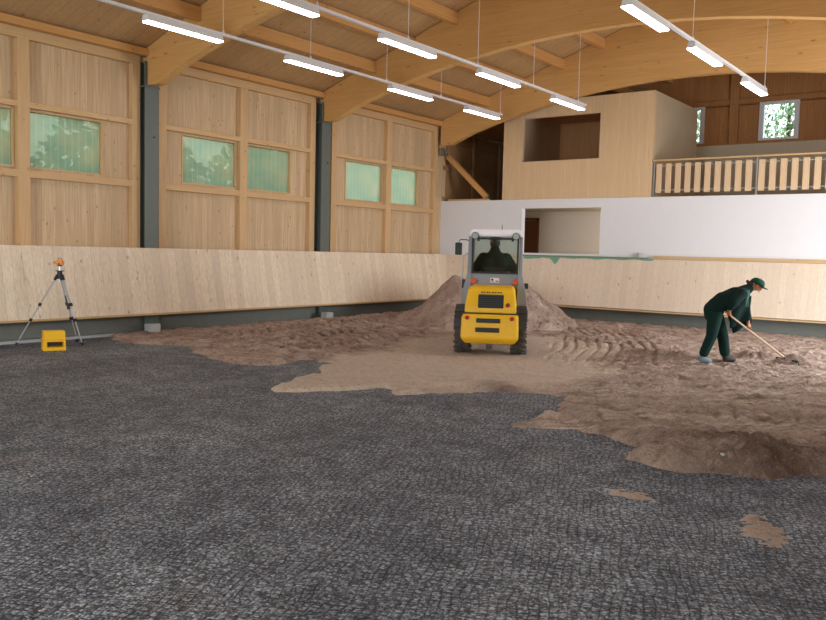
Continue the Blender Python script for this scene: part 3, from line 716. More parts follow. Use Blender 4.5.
# wheels
def wheel(x, y, side):
    R_, W = 0.375, 0.12
    e = empty('wheel', (x, y, R_)); e.parent = LO
    pr = [(-W,R_-0.14),(-W,R_-0.05),(-W+0.025,R_-0.02),(W-0.025,R_-0.02),(W,R_-0.05),(W,R_-0.14),(W-0.05,R_-0.16),(-W+0.05,R_-0.16)]
    t = P().lathe(pr, 'x', n=48).build('tyre', M['rubber'], e)
    mb = P(); nl = 20
    for s in (-1, 1):
        for k in range(nl):
            a = 2*PI*(k+(0.5 if s > 0 else 0))/nl
            rad = Vector((0, math.cos(a), math.sin(a))); tan = Vector((0, -math.sin(a), math.cos(a)))
            ax = (Vector((s, 0, 0))+tan*0.75).normalized(); az = rad; ay = az.cross(ax)
            mb.obox(Vector((s*0.067, 0, 0))+rad*(R_-0.016)+tan*0.02, ax, ay, az, 0.080, 0.016, 0.018)
    mb.build('tread', M['rubber'], t)
    rm = P().lathe([(-0.09,0.21),(-0.09,0.235),(0.09,0.235),(0.09,0.21),(0.02*side,0.20),(0.03*side,0.05),(0.0,0.0),(-0.02,0.05),(-0.02,0.20)], 'x', n=32).build('rim', M['rim'], e)
    P().tube([(0.02*side,0,0),(0.075*side,0,0)], [0.075,0.06], 16).build('hub_cap', M['dark_grey'], e, bevel=0.006)
for x in (-0.475, 0.475):
    for y in (0.0, 1.75): wheel(x*(1 if y == 0 else 0.93), y, 1 if x > 0 else -1)
mb = P().tube([(-0.46,0,0.375),(0.46,0,0.375)], 0.07, 12).tube([(-0.46,1.75,0.375),(0.46,1.75,0.375)], 0.07, 12).box(-0.20,0.20,-0.1,2.0,0.28,0.52)
mb.build('axle_frame', M['dark_grey'], LO)
# engine hood: narrower at the top, rounded upper edge
def loft(sections, name, mat, parent, bevel=0.02):
    """sections: list of (y, z, halfwidth) rings given as lists of (x,z) at a y; simple stack of rectangles along z"""
    mb = MB(); vs = []
    for z, hw, y0, y1 in sections: vs += [(-hw,y0,z),(hw,y0,z),(hw,y1,z),(-hw,y1,z)]
    n = len(sections); fs = [(3,2,1,0), tuple(4*(n-1)+i for i in range(4))]
    for i in range(n-1):
        for k in range(4): fs.append((4*i+k, 4*i+(k+1)%4, 4*i+4+(k+1)%4, 4*i+4+k))
    mb.add(vs, fs); return mb.build(name, mat, parent, bevel=bevel)
hood = loft([(0.715,0.425,-0.50,0.75),(0.82,0.42,-0.49,0.75),(1.08,0.385,-0.40,0.75),(1.13,0.365,-0.34,0.75),(1.155,0.32,-0.24,0.75)], 'engine_hood', M['yellow'], LO, 0.018)
# rear face of the hood leans: helper to place things on it
def hy(z): return -0.49+(z-0.80)*(0.09/0.30)-0.004
mb = P().prism([(hy(0.80)-0.012,0.80),(hy(1.02)-0.012,1.02),(hy(1.02)+0.03,1.02),(hy(0.80)+0.03,0.80)], 'x', -0.205, 0.215)
g = mb.build('radiator_grille', M['black_plastic'], LO, bevel=0.01)
mb = P()
for i in range(6):
    z = 0.83+0.034*i; mb.box(-0.195, 0.185, hy(z)-0.024, hy(z)-0.012, z, z+0.010)
mb.build('grille_slats', M['dark_grey'], g)
P().tube([(0.285,hy(0.86)-0.03,0.855),(0.285,hy(0.86)+0.02,0.855)], 0.036, 14).build('hood_lock', M['sticker_red'], LO)
mb = P()
for i, wv in enumerate((0.030,0.024,0.030,0.018,0.030,0.026,0.030,0.024)):     # worn raised lettering, unreadable
    x = -0.16+0.045*i; z = 1.045; mb.box(x, x+wv, hy(z)-0.008, hy(z)+0.004, z, z+0.022)
mb.build('hood_marking', M['dark_grey'], LO)
P().box(-0.47,0.47,-0.545,-0.46,0.70,0.718).build('hood_seam', M['black_plastic'], LO)
# counterweight bumper
cw = loft([(0.21,0.40,-0.54,0.20),(0.30,0.475,-0.62,0.28),(0.64,0.465,-0.60,0.28),(0.70,0.445,-0.57,0.28)], 'counterweight', M['yellow'], LO, 0.03)
P().box(-0.22,0.17,-0.635,-0.58,0.565,0.635).build('counterweight_slot', M['black_plastic'], LO, bevel=0.008)
P().box(-0.23,0.16,-0.640,-0.58,0.41,0.485).build('counterweight_slot', M['black_plastic'], LO, bevel=0.008)
for x in (-0.37, 0.36):
    P().tube([(x,-0.632,0.64),(x,-0.58,0.64)], 0.035, 16).build('reflector', M['red_lens'], LO)
P().box(-0.05,0.05,-0.66,-0.58,0.14,0.21).box(-0.02,0.02,-0.66,-0.56,0.16,0.18).build('tow_hitch', M['dark_grey'], LO, bevel=0.006)
# fenders over the rear wheels
for s in (-1, 1):
    mb = P(); pts = []
    for k in range(9):
        a = math.radians(10+20*k); pts.append((0.43*math.cos(a), 0.375+0.43*math.sin(a)))
    for k in range(8):
        (y0,z0),(y1,z1) = pts[k], pts[k+1]; xa, xb = sorted((s*0.42, s*0.60))
        mb.add([(xa,y0,z0),(xb,y0,z0),(xb,y1,z1),(xa,y1,z1)], [(0,1,2,3)])
    o = mb.build('fender', M['dark_grey'], LO); q = o.modifiers.new('t','SOLIDIFY'); q.thickness = 0.02
# cab
cab = empty('cab', (0.02,0.35,0.955)); cab.parent = LO; cab.scale = (0.95, 1.0, 0.955)
Yr, Yf = 0.02, 1.15     # rear and front of the cab (local to the cab empty)
def cpost(p, q, w_=0.055, mat='loader_grey', name='cab_post'): return P().bar(p, q, w_, w_, (0,1,0.01)).build(name, M[mat], cab, bevel=0.01)
P().prism([(-0.56,-0.60),(-0.635,-0.42),(-0.575,0.10),(-0.50,0.42),(-0.42,0.42),(-0.42,-0.60)], 'y', Yr-0.06, Yr+0.20).build('side_panel', M['loader_grey'], cab, bevel=0.01)
P().prism([(0.56,-0.60),(0.635,-0.42),(0.575,0.10),(0.50,0.42),(0.42,0.42),(0.42,-0.60)], 'y', Yr-0.06, Yr+0.20).build('side_panel', M['loader_grey'], cab, bevel=0.01)
P().box(-0.47,0.47,Yr-0.02,Yr+0.03,0.15,0.42).build('rear_panel', M['loader_grey'], cab, bevel=0.008)
P().box(-0.48,0.48,Yr,Yf,-0.40,-0.34).build('cab_floor', M['dark_grey'], cab)
P().box(-0.46,0.46,Yf-0.03,Yf,-0.38,0.30).build('front_panel', M['loader_grey'], cab)
for s in (-1, 1):
    cpost((s*0.475,Yr+0.01,0.38),(s*0.465,Yr+0.05,1.10), 0.06)
    cpost((s*0.475,Yf-0.03,0.25),(s*0.465,Yf-0.12,1.10), 0.05)
    cpost((s*0.475,Yr+0.02,0.38),(s*0.475,Yf-0.03,0.28), 0.04)
    P().box(s*0.475-0.004,s*0.475+0.004,Yr+0.04,Yf-0.06,0.40,1.08).build('side_window', M['cab_glass'], cab)
    P().box(min(s*0.46,s*0.485),max(s*0.46,s*0.485),Yr+0.04,Yf-0.04,-0.34,0.30).build('door_panel', M['loader_grey'], cab)
roof = loft([(1.08,0.49,Yr-0.03,Yf+0.02),(1.13,0.485,Yr-0.05,Yf+0.04),(1.20,0.45,Yr-0.02,Yf),(1.22,0.41,Yr+0.04,Yf-0.06)], 'cab_roof', M['loader_white'], cab, 0.015)
mb = P(); fy0, fy1 = Yr-0.055, Yr-0.025
mb.box(-0.43,-0.395,fy0,fy1,0.42,1.06).box(0.395,0.43,fy0,fy1,0.42,1.06).box(-0.43,0.43,fy0,fy1,1.03,1.065).box(-0.43,0.43,fy0,fy1,0.41,0.445)
rw = mb.build('rear_window_frame', M['black_plastic'], cab, bevel=0.006)
P().box(-0.40,0.40,Yr-0.042,Yr-0.036,0.44,1.04).build('rear_window', M['cab_glass'], cab)
P().box(-0.44,0.44,Yf-0.06,Yf-0.054,0.32,1.06).build('windscreen', M['clear_glass'], cab)
P().tube([(0,Yr-0.06,1.00),(0.10,Yr-0.065,0.80),(0.22,Yr-0.065,0.60)], 0.006, 6).build('wiper', M['black_plastic'], cab)
for s in (-1, 1):
    l = P().tube([(s*0.37,Yr-0.10,1.095),(s*0.37,Yr-0.02,1.095)], [0.058,0.05], 20).build('work_lamp', M['clear_lens'], cab, smooth=False)
    P().lathe([(0,0.056),(0,0.068),(0.08,0.062),(0.08,0.05)], 'y', (s*0.37,Yr-0.105,1.095), 20).build('lamp_ring', M['dark_grey'], l)
    P().box(s*0.31-0.02,s*0.31+0.02,Yr-0.07,Yr-0.03,1.0,1.08).build('lamp_bracket', M['black_plastic'], cab)
    P().tube([(s*0.385,Yr-0.10,0.27),(s*0.385,Yr-0.02,0.27)], [0.048,0.055], 18).build('tail_lamp', M['orange_lens'], cab)
P().tube([(0.11,Yr+0.02,1.2),(0.11,Yr+0.02,1.30)], 0.006, 6).build('aerial', M['black_plastic'], cab)
st = P().box(-0.075,0.085,Yr-0.026,Yr-0.019,0.25,0.335).build('warning_sticker', M['sticker'], cab)
P().box(-0.06,-0.02,Yr-0.029,Yr-0.025,0.285,0.32).build('sticker_mark', M['black_plastic'], st)
P().box(0.02,0.07,Yr-0.029,Yr-0.025,0.265,0.285).box(-0.05,-0.01,Yr-0.029,Yr-0.025,0.265,0.275).build('sticker_mark', M['sticker_red'], st)
# mirrors and handles
mr = P().tube([(-0.47,Yr+0.1,0.98),(-0.53,Yr+0.05,1.02),(-0.65,Yr+0.02,1.02),(-0.68,Yr+0.0,0.96)], 0.009, 8).build('mirror_arm', M['black_plastic'], cab)
P().box(-0.74,-0.615,Yr-0.02,Yr+0.03,0.74,0.965).build('mirror', M['cap'], cab, bevel=0.015)
P().box(-0.725,-0.63,Yr-0.025,Yr-0.02,0.76,0.945).build('mirror_glass', M['black_plastic'], cab)
P().tube([(-0.56,Yr+0.02,0.12),(-0.60,Yr-0.0,0.2),(-0.58,Yr-0.0,0.72),(-0.50,Yr+0.02,0.78)], 0.014, 8).build('grab_handle', M['alu'], cab)
P().box(-0.60,-0.52,Yr-0.03,Yr+0.06,0.13,0.29).build('side_box', M['black_plastic'], cab, bevel=0.012)
P().box(0.53,0.62,Yr-0.03,Yr+0.05,0.15,0.25).box(0.49,0.54,Yr,Yr+0.02,0.19,0.21).build('side_lamp', M['black_plastic'], cab, bevel=0.01)
# seat, wheel, console inside
se = P().box(-0.22,0.22,0.22,0.66,0.02,0.14).build('driver_seat', M['black_plastic'], cab, bevel=0.03)
P().prism([(0.20,0.12),(0.14,0.52),(0.20,0.54),(0.28,0.14)], 'x', -0.21, 0.21).build('seat_back', M['black_plastic'], se, bevel=0.02)
P().box(-0.18,0.18,0.24,0.62,-0.34,0.02).build('seat_base', M['dark_grey'], se)
P().lathe([(-0.012,0.165),(-0.012,0.19),(0.012,0.19),(0.012,0.165)], 'z', (0,0.93,0.42), 24).tube([(0,0.93,0.41),(0,1.05,0.0)], 0.025, 8).box(-0.17,0.17,0.92,0.94,0.41,0.425).build('steering_wheel', M['black_plastic'], cab)
# lift arms and bucket in front
mb = P()
for s in (-1, 1): mb.bar((s*0.36,1.35,1.0),(s*0.36,2.45,0.45), 0.07, 0.14, (1,0,0))
mb.bar((-0.36,1.45,0.95),(0.36,1.45,0.95), 0.08, 0.08)
la = mb.build('lift_arms', M['yellow'], LO, bevel=0.008)
mb = P().tube([(0.0,1.4,0.75),(0.0,1.9,0.72)], 0.045, 10).tube([(0,1.9,0.72),(0,2.4,0.70)], 0.028, 10); mb.build('hydraulic_cylinder', M['dark_grey'], la)
pr = [(2.45,0.55),(2.42,0.20),(2.60,0.02),(3.05,0.0),(3.05,0.025),(2.62,0.05),(2.46,0.21),(2.49,0.55)]
mb = P().prism(pr, 'x', -0.56, 0.56)
for s in (-1, 1): mb.prism([(2.45,0.55),(2.42,0.20),(2.60,0.02),(3.05,0.0),(2.62,0.50)], 'x', s*0.56-0.012, s*0.56+0.012)
mb.build('bucket', M['dark_grey'], LO)
P().box(-0.38,0.38,1.25,1.95,0.45,1.0).build('front_chassis', M['yellow'], LO, bevel=0.03)

# ------------------------------------------------------------------ people
def head_features(parent, H_, fwd, right, up, r, mat_skin):
    """ears, eyes as small pieces; H_ is the head centre"""
    H_ = Vector(H_); fwd, right, up = Vector(fwd).normalized(), Vector(right).normalized(), Vector(up).normalized()
    mb = MB()
    for s in (-1, 1): mb.obox(H_+right*s*r*0.80-up*0.01, fwd, right, up, 0.016, 0.010, 0.028)
    o = mb.build('ears', mat_skin, parent, bevel=0.006)
    mb = MB()
    for s in (-1, 1):
        c = H_+fwd*r*0.88+right*s*r*0.34+up*0.005; mb.sphere(c, 0.010, 6)
    mb.build('eyes', M['eye'], parent)
    mb = MB()
    mb.obox(H_+fwd*r*0.93-up*0.062, right, fwd, up, 0.024, 0.008, 0.005); mb.build('mouth', M['sticker_red'], parent, bevel=0.002)

def hand(parent_pts, edges, rad, wrist_i, wrist, dirv, side, curl, s=1.0):
    """adds palm, four unequal fingers and a thumb to a skin chain; returns nothing"""
    w_ = Vector(wrist); d = Vector(dirv).normalized(); sd = Vector(side).normalized(); c = Vector(curl).normalized()
    pi = len(parent_pts); parent_pts.append(w_+d*0.055*s); edges.append((wrist_i, pi)); rad.append((0.034*s,0.020*s))
    for k, (off, ln) in enumerate(((-0.030,0.078),(-0.010,0.088),(0.010,0.083),(0.029,0.066))):
        a = len(parent_pts); p0 = w_+d*0.092*s+sd*off*s; p1 = p0+(d*0.55+c*0.6)*ln*0.45*s; p2 = p1+(c*0.8-d*0.35)*ln*0.5*s
        parent_pts += [p0, p1, p2]; edges += [(pi,a),(a,a+1),(a+1,a+2)]; rad += [0.010*s,0.009*s,0.0075*s]
    a = len(parent_pts); t0 = w_+d*0.03*s-sd*0.036*s+c*0.008; t1 = t0+(d*0.5-sd*0.35+c*0.6)*0.035*s; t2 = t1+(d*0.3+sd*0.3+c*0.8)*0.032*s
    parent_pts += [t0,t1,t2]; edges += [(pi,a),(a,a+1),(a+1,a+2)]; rad += [0.012*s,0.011*s,0.009*s]

# the man raking: local x = image right (his forward), y = away, z up
MAN = empty('person', (-3.96, 13.74, 0.075), math.radians(36.4), 'man in dark green work clothes and green cap, bending forward over a long rake', 'person')
pel=(-0.10,0.0,0.84); sp1=(0.04,0.0,0.99); ch=(0.22,0.0,1.13); nb=(0.37,0.0,1.195); nk=(0.44,0,1.225)
sN=(0.27,-0.185,1.165); eN=(0.075,-0.29,0.975); wN=(0.07,-0.17,0.845)
sF=(0.31,0.185,1.145); eF=(0.47,0.24,0.89); wF=(0.475,0.05,0.665)
hN=(-0.12,-0.10,0.80); kN=(-0.175,-0.13,0.44); aN=(-0.315,-0.14,0.10); tN=(-0.16,-0.15,0.035)
hF=(0.0,0.10,0.80); kF=(0.10,0.12,0.42); aF=(0.165,0.12,0.09); tF=(0.34,0.13,0.035)
toolA = Vector((-0.02,-0.15,0.865)); toolB = Vector((1.21,0.21,0.055)); td = (toolB-toolA).normalized()
HC = Vector((0.545,-0.01,1.265)); hf = Vector((0.86,-0.10,-0.50)).normalized(); hr = Vector((0.1,1.0,0)).cross(Vector((0,0,1))).normalized(); hr = hf.cross(Vector((0,0,1))).normalized(); hu = hr.cross(hf).normalized()
pts = [pel, sp1, ch, nb, nk, HC-hu*0.045+hf*0.025, HC+hu*0.035, HC+hf*0.105-hu*0.02, sN, eN, wN, sF, eF, wF, hN, kN, aN, tN, hF, kF, aF, tF]
edges = [(0,1),(1,2),(2,3),(3,4),(4,5),(5,6),(5,7),(2,8),(8,9),(9,10),(2,11),(11,12),(12,13),(0,14),(14,15),(15,16),(16,17),(0,18),(18,19),(19,20),(20,21)]
rad = [(0.12,0.09),(0.11,0.09),(0.12,0.08),0.05,0.05,(0.07,0.075),(0.085,0.09),0.016,0.055,0.042,0.028,0.055,0.042,0.028,0.08,0.058,0.042,0.035,0.08,0.058,0.042,0.035]
rad = [r if isinstance(r, tuple) else (r, r) for r in rad]
hand(pts, edges, rad, 10, wN, (0.35,0.35,-0.70), td, (0.5,0.6,0.2))
hand(pts, edges, rad, 13, wF, (0.05,-0.35,-0.85), td, (0.0,-0.8,0.2))
body = skin('body', pts, edges, rad, M['skin'], MAN)
head_features(body, HC, hf, hr, hu, 0.098, M['skin'])
def blob(name, segs, mat, parent, vox=0.018, smooth=4, extra=None):
    """continuous cloth surface grown from tapered limbs, fused into one skin"""
    mb = MB()
    for a, b, ra, rb in segs:
        a, b = Vector(a), Vector(b); pts_ = [a.lerp(b, k/6) for k in range(7)]
        mb.tube(pts_, [ra+(rb-ra)*k/6 for k in range(7)], 14); mb.sphere(a, ra, 8); mb.sphere(b, rb, 8)
    if extra: extra(mb)
    o_ = mb.build(name, mat, parent)
    r_ = o_.modifiers.new('fuse', 'REMESH'); r_.mode = 'VOXEL'; r_.voxel_size = vox; r_.use_smooth_shade = True
    s_ = o_.modifiers.new('smooth', 'SMOOTH'); s_.iterations = smooth; s_.factor = 0.5
    return o_
L3 = lambda a, b, t: tuple(a[i]*(1-t)+b[i]*t for i in range(3))
elN = (0.10,-0.27,1.00); cuN = (0.06,-0.262,0.925); cuF = (0.478,0.135,0.755)
blob('jacket', [((-0.10,-0.06,0.88),(0.05,-0.07,1.01),0.135,0.14),((-0.10,0.06,0.88),(0.05,0.07,1.01),0.135,0.14),((-0.12,0,0.84),(-0.08,0,0.92),0.14,0.14),
  ((0.05,-0.07,1.00),(0.25,-0.08,1.10),0.14,0.135),((0.05,0.07,1.00),(0.25,0.08,1.10),0.14,0.135),((0.25,-0.08,1.10),(0.36,-0.03,1.17),0.125,0.09),((0.25,0.08,1.10),(0.36,0.03,1.17),0.125,0.09),((0.34,0,1.17),(0.42,0,1.205),0.095,0.085),
  ((0.27,-0.12,1.12),(0.25,-0.20,1.13),0.11,0.092),((0.25,-0.20,1.13),elN,0.092,0.075),(elN,cuN,0.075,0.062),
  ((0.29,0.12,1.11),(0.33,0.19,1.09),0.11,0.092),((0.33,0.19,1.09),(0.47,0.235,0.89),0.09,0.075),((0.47,0.235,0.89),cuF,0.075,0.058),
  ((0.18,0.0,0.98),(0.27,0.02,0.80),0.12,0.07)], M['jacket'], MAN)
# open jacket front hanging below the chest
def cloth(name, P4, mat, parent, nu=14, nv=18, wav=0.02, th=0.012):
    a, b, c, d = [Vector(p) for p in P4]; mb = MB(); vs = []
    for i in range(nu+1):
        for j in range(nv+1):
            u, v = i/nu, j/nv; p = (a*(1-u)+b*u)*(1-v)+(d*(1-u)+c*u)*v
            n_ = (b-a).cross(d-a).normalized(); p = p+n_*wav*math.sin(u*9+v*3)*v+n_*wav*0.6*math.sin(v*7+u*4)
            vs.append(p)
    fs = [(i*(nv+1)+j,(i+1)*(nv+1)+j,(i+1)*(nv+1)+j+1,i*(nv+1)+j+1) for i in range(nu) for j in range(nv)]
    mb.add(vs, fs); o = mb.build(name, mat, parent, smooth=True); s_ = o.modifiers.new('t','SOLIDIFY'); s_.thickness = th; return o
cloth('jacket_front', [(0.10,-0.12,1.02),(0.46,-0.05,1.10),(0.47,-0.02,0.72),(0.14,-0.07,0.56)], M['jacket'], MAN)
cloth('jacket_front', [(0.08,0.10,0.98),(0.50,0.12,1.12),(0.545,0.10,0.66),(0.26,0.10,0.47)], M['jacket'], MAN)
cloth('jacket_lapel', [(0.33,-0.20,1.19),(0.385,-0.17,1.19),(0.36,-0.20,0.93),(0.30,-0.23,0.93)], M['vest'], MAN, wav=0.008)
cloth('jacket_panel', [(-0.10,-0.165,1.00),(0.04,-0.17,1.07),(0.00,-0.175,0.90),(-0.16,-0.17,0.84)], M['vest'], MAN, wav=0.006)
blob('collar', [((0.37,-0.03,1.19),(0.44,-0.02,1.215),0.075,0.068),((0.37,0.03,1.19),(0.44,0.02,1.215),0.075,0.068)], M['jacket'], MAN, 0.014)
blob('trousers', [((-0.13,0,0.86),(-0.11,0,0.78),0.145,0.15),((-0.11,-0.07,0.79),kN,0.125,0.088),(kN,(-0.285,-0.14,0.17),0.088,0.078),
  ((-0.06,0.07,0.79),kF,0.125,0.092),(kF,(0.145,0.12,0.16),0.092,0.082)], M['trousers'], MAN)
def shoe(a, t, mat):
    a, t = Vector(a), Vector(t); h = Vector((a.x-0.05,a.y,0.045)); return skin('shoe', [h,(a.x+0.0,a.y,0.075),((a.x+t.x)/2,(a.y+t.y)/2,0.05),(t.x,t.y,0.035)], [(0,1),(1,2),(2,3)], [(0.06,0.06),(0.075,0.075),(0.065,0.055),(0.055,0.042)], mat, MAN)
shoe(aN, tN, M['shoe']); shoe(aF, tF, M['shoe_dark'])
# hair and cap
skin('hair', [HC-hf*0.05+hu*0.0, HC-hf*0.085-hu*0.03, HC-hf*0.13-hu*0.02, HC-hf*0.175-hu*0.0], [(0,1),(1,2),(2,3)], [(0.09,0.09),(0.06,0.06),(0.03,0.03),(0.025,0.02)], M['hair'], MAN)
mb = MB(); nu, nv = 20, 8; vs = []
capf = (hf*0.95+hu*0.1).normalized(); capu = (hu*1.0-hf*0.05).normalized()
for j in range(nv+1):
    for i in range(nu):
        t = 2*PI*i/nu; e = PI/2*j/nv
        vs.append(HC+hu*0.028+(capf*math.cos(t)*0.118+hr*math.sin(t)*0.10)*math.cos(e)**0.7+capu*0.098*math.sin(e))
mb.add(vs, [(j*nu+i, j*nu+(i+1)%nu, (j+1)*nu+(i+1)%nu, (j+1)*nu+i) for j in range(nv) for i in range(nu)])
cp = mb.build('cap', M['cap'], MAN, smooth=True); q = cp.modifiers.new('t','SOLIDIFY'); q.thickness = 0.006
mb = MB(); vs = []
for j in range(5):
    for i in range(9):
        t = -PI/2*0.8+PI*0.8*i/8; r_ = 0.110+0.085*j/4*math.cos(t)**0.6
        vs.append(HC+hu*(0.032-0.010*j/4-0.02*(abs(t)**2)*0.3)+capf*r_*math.cos(t)+hr*r_*0.80*math.sin(t))
mb.add(vs, [(j*9+i, j*9+i+1, (j+1)*9+i+1, (j+1)*9+i) for j in range(4) for i in range(8)])
o = mb.build('visor', M['cap'], cp, smooth=True); q = o.modifiers.new('t','SOLIDIFY'); q.thickness = 0.006

# rake, its own thing
TL = empty('rake', (-3.96, 13.74, 0.075), math.radians(36.4), 'long-handled rake with pale wooden handle held by the bending man', 'rake')
MB().tube([toolA, toolA.lerp(toolB,0.5), toolB], 0.015, 10).build('handle', M['handle_wood'], TL, smooth=False)
hd = Vector((-td.y, td.x, 0)).normalized(); hb = toolB+td*0.01
rk = MB().bar(hb-hd*0.26, hb+hd*0.26, 0.03, 0.03).tube([toolB-td*0.08, toolB+td*0.02], 0.02, 8).build('rake_head', M['dark_grey'], TL)
mb = MB()
for i in range(11):
    p = hb+hd*(-0.25+0.05*i); mb.tube([p, p+Vector((0.01,0,-0.09))], [0.008,0.004], 6)
mb.build('tines', M['dark_grey'], rk)

# driver seen through the rear window
DR = empty('person', (-7.33, 12.20, 0.055+0.05), math.radians(28.6), 'driver in dark green jacket and cap, seated in the loader cab', 'person')
yS = 0.35+0.36
dp = [(0,yS+0.02,1.20),(0,yS,1.42),(0,yS-0.02,1.60),(0,yS-0.01,1.70),(0.0,yS+0.01,1.80),(0,yS+0.02,1.90),(0,yS+0.12,1.82),(-0.20,yS,1.59),(-0.30,yS+0.10,1.40),(-0.16,yS+0.36,1.42),(0.20,yS,1.59),(0.30,yS+0.10,1.40),(0.16,yS+0.36,1.42),
      (-0.11,yS+0.05,1.21),(-0.14,yS+0.42,1.22),(-0.14,yS+0.52,0.80),(-0.14,yS+0.62,0.72),(0.11,yS+0.05,1.21),(0.14,yS+0.42,1.22),(0.14,yS+0.52,0.80),(0.14,yS+0.62,0.72)]
de = [(0,1),(1,2),(2,3),(3,4),(4,5),(4,6),(2,7),(7,8),(8,9),(2,10),(10,11),(11,12),(0,13),(13,14),(14,15),(15,16),(0,17),(17,18),(18,19),(19,20)]
drd = [(0.15,0.11),(0.15,0.11),(0.15,0.10),(0.06,0.06),(0.075,0.08),(0.085,0.09),(0.014,0.014),(0.055,0.055),(0.042,0.042),(0.028,0.028),(0.055,0.055),(0.042,0.042),(0.028,0.028),(0.08,0.08),(0.06,0.06),(0.045,0.045),(0.035,0.035),(0.08,0.08),(0.06,0.06),(0.045,0.045),(0.035,0.035)]
hand(dp, de, drd, 9, dp[9], (0.25,0.9,0.0), (0.9,-0.25,0.1), (0.2,0.1,-0.8))
hand(dp, de, drd, 12, dp[12], (-0.25,0.9,0.0), (-0.9,-0.25,0.1), (-0.2,0.1,-0.8))
db = skin('body', dp, de, drd, M['skin'], DR)
head_features(db, (0,yS+0.015,1.86), (0,1,0), (1,0,0), (0,0,1), 0.095, M['skin'])
dE, dW = (-0.34,yS+0.06,1.38), (-0.17,yS+0.33,1.42); dE2, dW2 = (0.34,yS+0.06,1.38), (0.17,yS+0.33,1.42)
blob('jacket', [((-0.08,yS,1.22),(-0.10,yS,1.50),0.15,0.15),((0.08,yS,1.22),(0.10,yS,1.50),0.15,0.15),((-0.14,yS,1.55),(0.14,yS,1.55),0.11,0.11),((0,yS,1.62),(0,yS,1.72),0.13,0.09),
  ((-0.20,yS,1.57),dE,0.10,0.088),(dE,dW,0.085,0.055),((0.20,yS,1.57),dE2,0.10,0.088),(dE2,dW2,0.085,0.055)], M['jacket'], DR)
blob('trousers', [((0,yS+0.02,1.20),(0,yS+0.03,1.18),0.16,0.16),(dp[13],dp[14],0.10,0.085),(dp[14],(-0.14,yS+0.51,0.86),0.08,0.065),(dp[17],dp[18],0.10,0.085),(dp[18],(0.14,yS+0.51,0.86),0.08,0.065)], M['trousers'], DR)
skin('hair', [(0,yS-0.03,1.88),(0,yS-0.05,1.82),(0,yS-0.05,1.75)], [(0,1),(1,2)], [(0.105,0.09),(0.10,0.08),(0.085,0.06)], M['hair'], DR)
mb = MB(); vs = []
for j in range(9):
    for i in range(20):
        t = 2*PI*i/20; e = PI/2*j/8
        vs.append((0.105*math.sin(t)*math.cos(e)**0.7, yS+0.015+0.118*math.cos(t)*math.cos(e)**0.7, 1.885+0.10*math.sin(e)))
mb.add(vs, [(j*20+i, j*20+(i+1)%20, (j+1)*20+(i+1)%20, (j+1)*20+i) for j in range(8) for i in range(20)])
mb.box(-0.08,0.08,yS+0.11,yS+0.20,1.885,1.892)
mb.build('cap', M['cap'], DR, smooth=False)

# ------------------------------------------------------------------ levelling instrument on its tripod
hub = Vector((-13.40, 7.91, 0)); TP = empty('tripod', tuple(hub), 0, 'aluminium survey tripod standing on the mat by the left wall', 'tripod')
feet = [Vector((-13.70,7.28,0.012))-hub, Vector((-12.99,8.08,0.012))-hub, Vector((-13.56,8.33,0.012))-hub]
MB().tube([(0,0,1.14),(0,0,1.27)], [0.05,0.042], 14).tube([(0,0,1.27),(0,0,1.285)], 0.07, 16).build('tripod_head', M['black_plastic'], TP)
MB().tube([(0,0,1.285),(0,0,1.36)], 0.018, 10).tube([(0,0,1.08),(0,0,1.18)], 0.016, 10).build('centre_column', M['alu'], TP)
for fo in feet:
    top = Vector((fo.x*0.06, fo.y*0.06, 1.20)); d = (fo-top); side = Vector((-fo.y, fo.x, 0)).normalized()*0.022
    mid, m2 = top+d*0.42, top+d*0.64
    e = MB().tube([top+side, mid+side], 0.012, 8).tube([top-side, mid-side], 0.012, 8).tube([mid, m2], 0.014, 8).build('leg', M['alu'], TP)
    MB().tube([m2, fo-d*0.015], 0.010, 8).build('leg_tip_tube', M['alu'], e)
    dd = d.normalized()
    for q, a1_, a3_ in ((mid,0.038,0.028),(m2,0.030,0.026),(top+d*0.03,0.04,0.05)):
        MB().obox(q, side.normalized(), side.normalized().cross(dd), dd, a1_, 0.022, a3_).build('leg_clamp', M['black_plastic'], e)
    MB().tube([fo-d.normalized()*0.05, fo], [0.024,0.018], 10).build('rubber_foot', M['black_plastic'], e)
a_ = feet[1]; MB().tube([(a_.x*0.30-0.02,a_.y*0.30,0.86),(a_.x*0.42-0.02,a_.y*0.42,0.62)], 0.026, 10).build('crank_grip', M['black_plastic'], TP)
IN = empty('levelling_instrument', (hub.x, hub.y, 1.36), math.radians(40), 'orange levelling instrument mounted on top of the tripod', 'levelling instrument')
MB().tube([(0,0,0),(0,0,0.03)], 0.06, 16).build('base_plate', M['black_plastic'], IN)
ib = MB().prism([(-0.085,0.03),(-0.085,0.12),(-0.05,0.16),(0.05,0.16),(0.085,0.12),(0.085,0.03)], 'y', -0.06, 0.06).build('body', M['orange'], IN, bevel=0.012)
MB().tube([(-0.15,0,0.09),(0.10,0,0.09)], [0.035,0.03], 14).build('telescope', M['orange'], IN)
MB().tube([(-0.155,0,0.09),(-0.145,0,0.09)], 0.028, 14).build('lens', M['black_plastic'], IN)
MB().tube([(0.0,-0.08,0.06),(0.0,-0.06,0.06)], 0.02, 10).build('focus_knob', M['black_plastic'], IN)
MB().tube([(-0.05,0,0.155),(-0.04,0,0.20),(0.04,0,0.20),(0.05,0,0.155)], 0.008, 8).build('carry_handle', M['black_plastic'], IN)
IN.scale = (0.68,0.68,0.68)
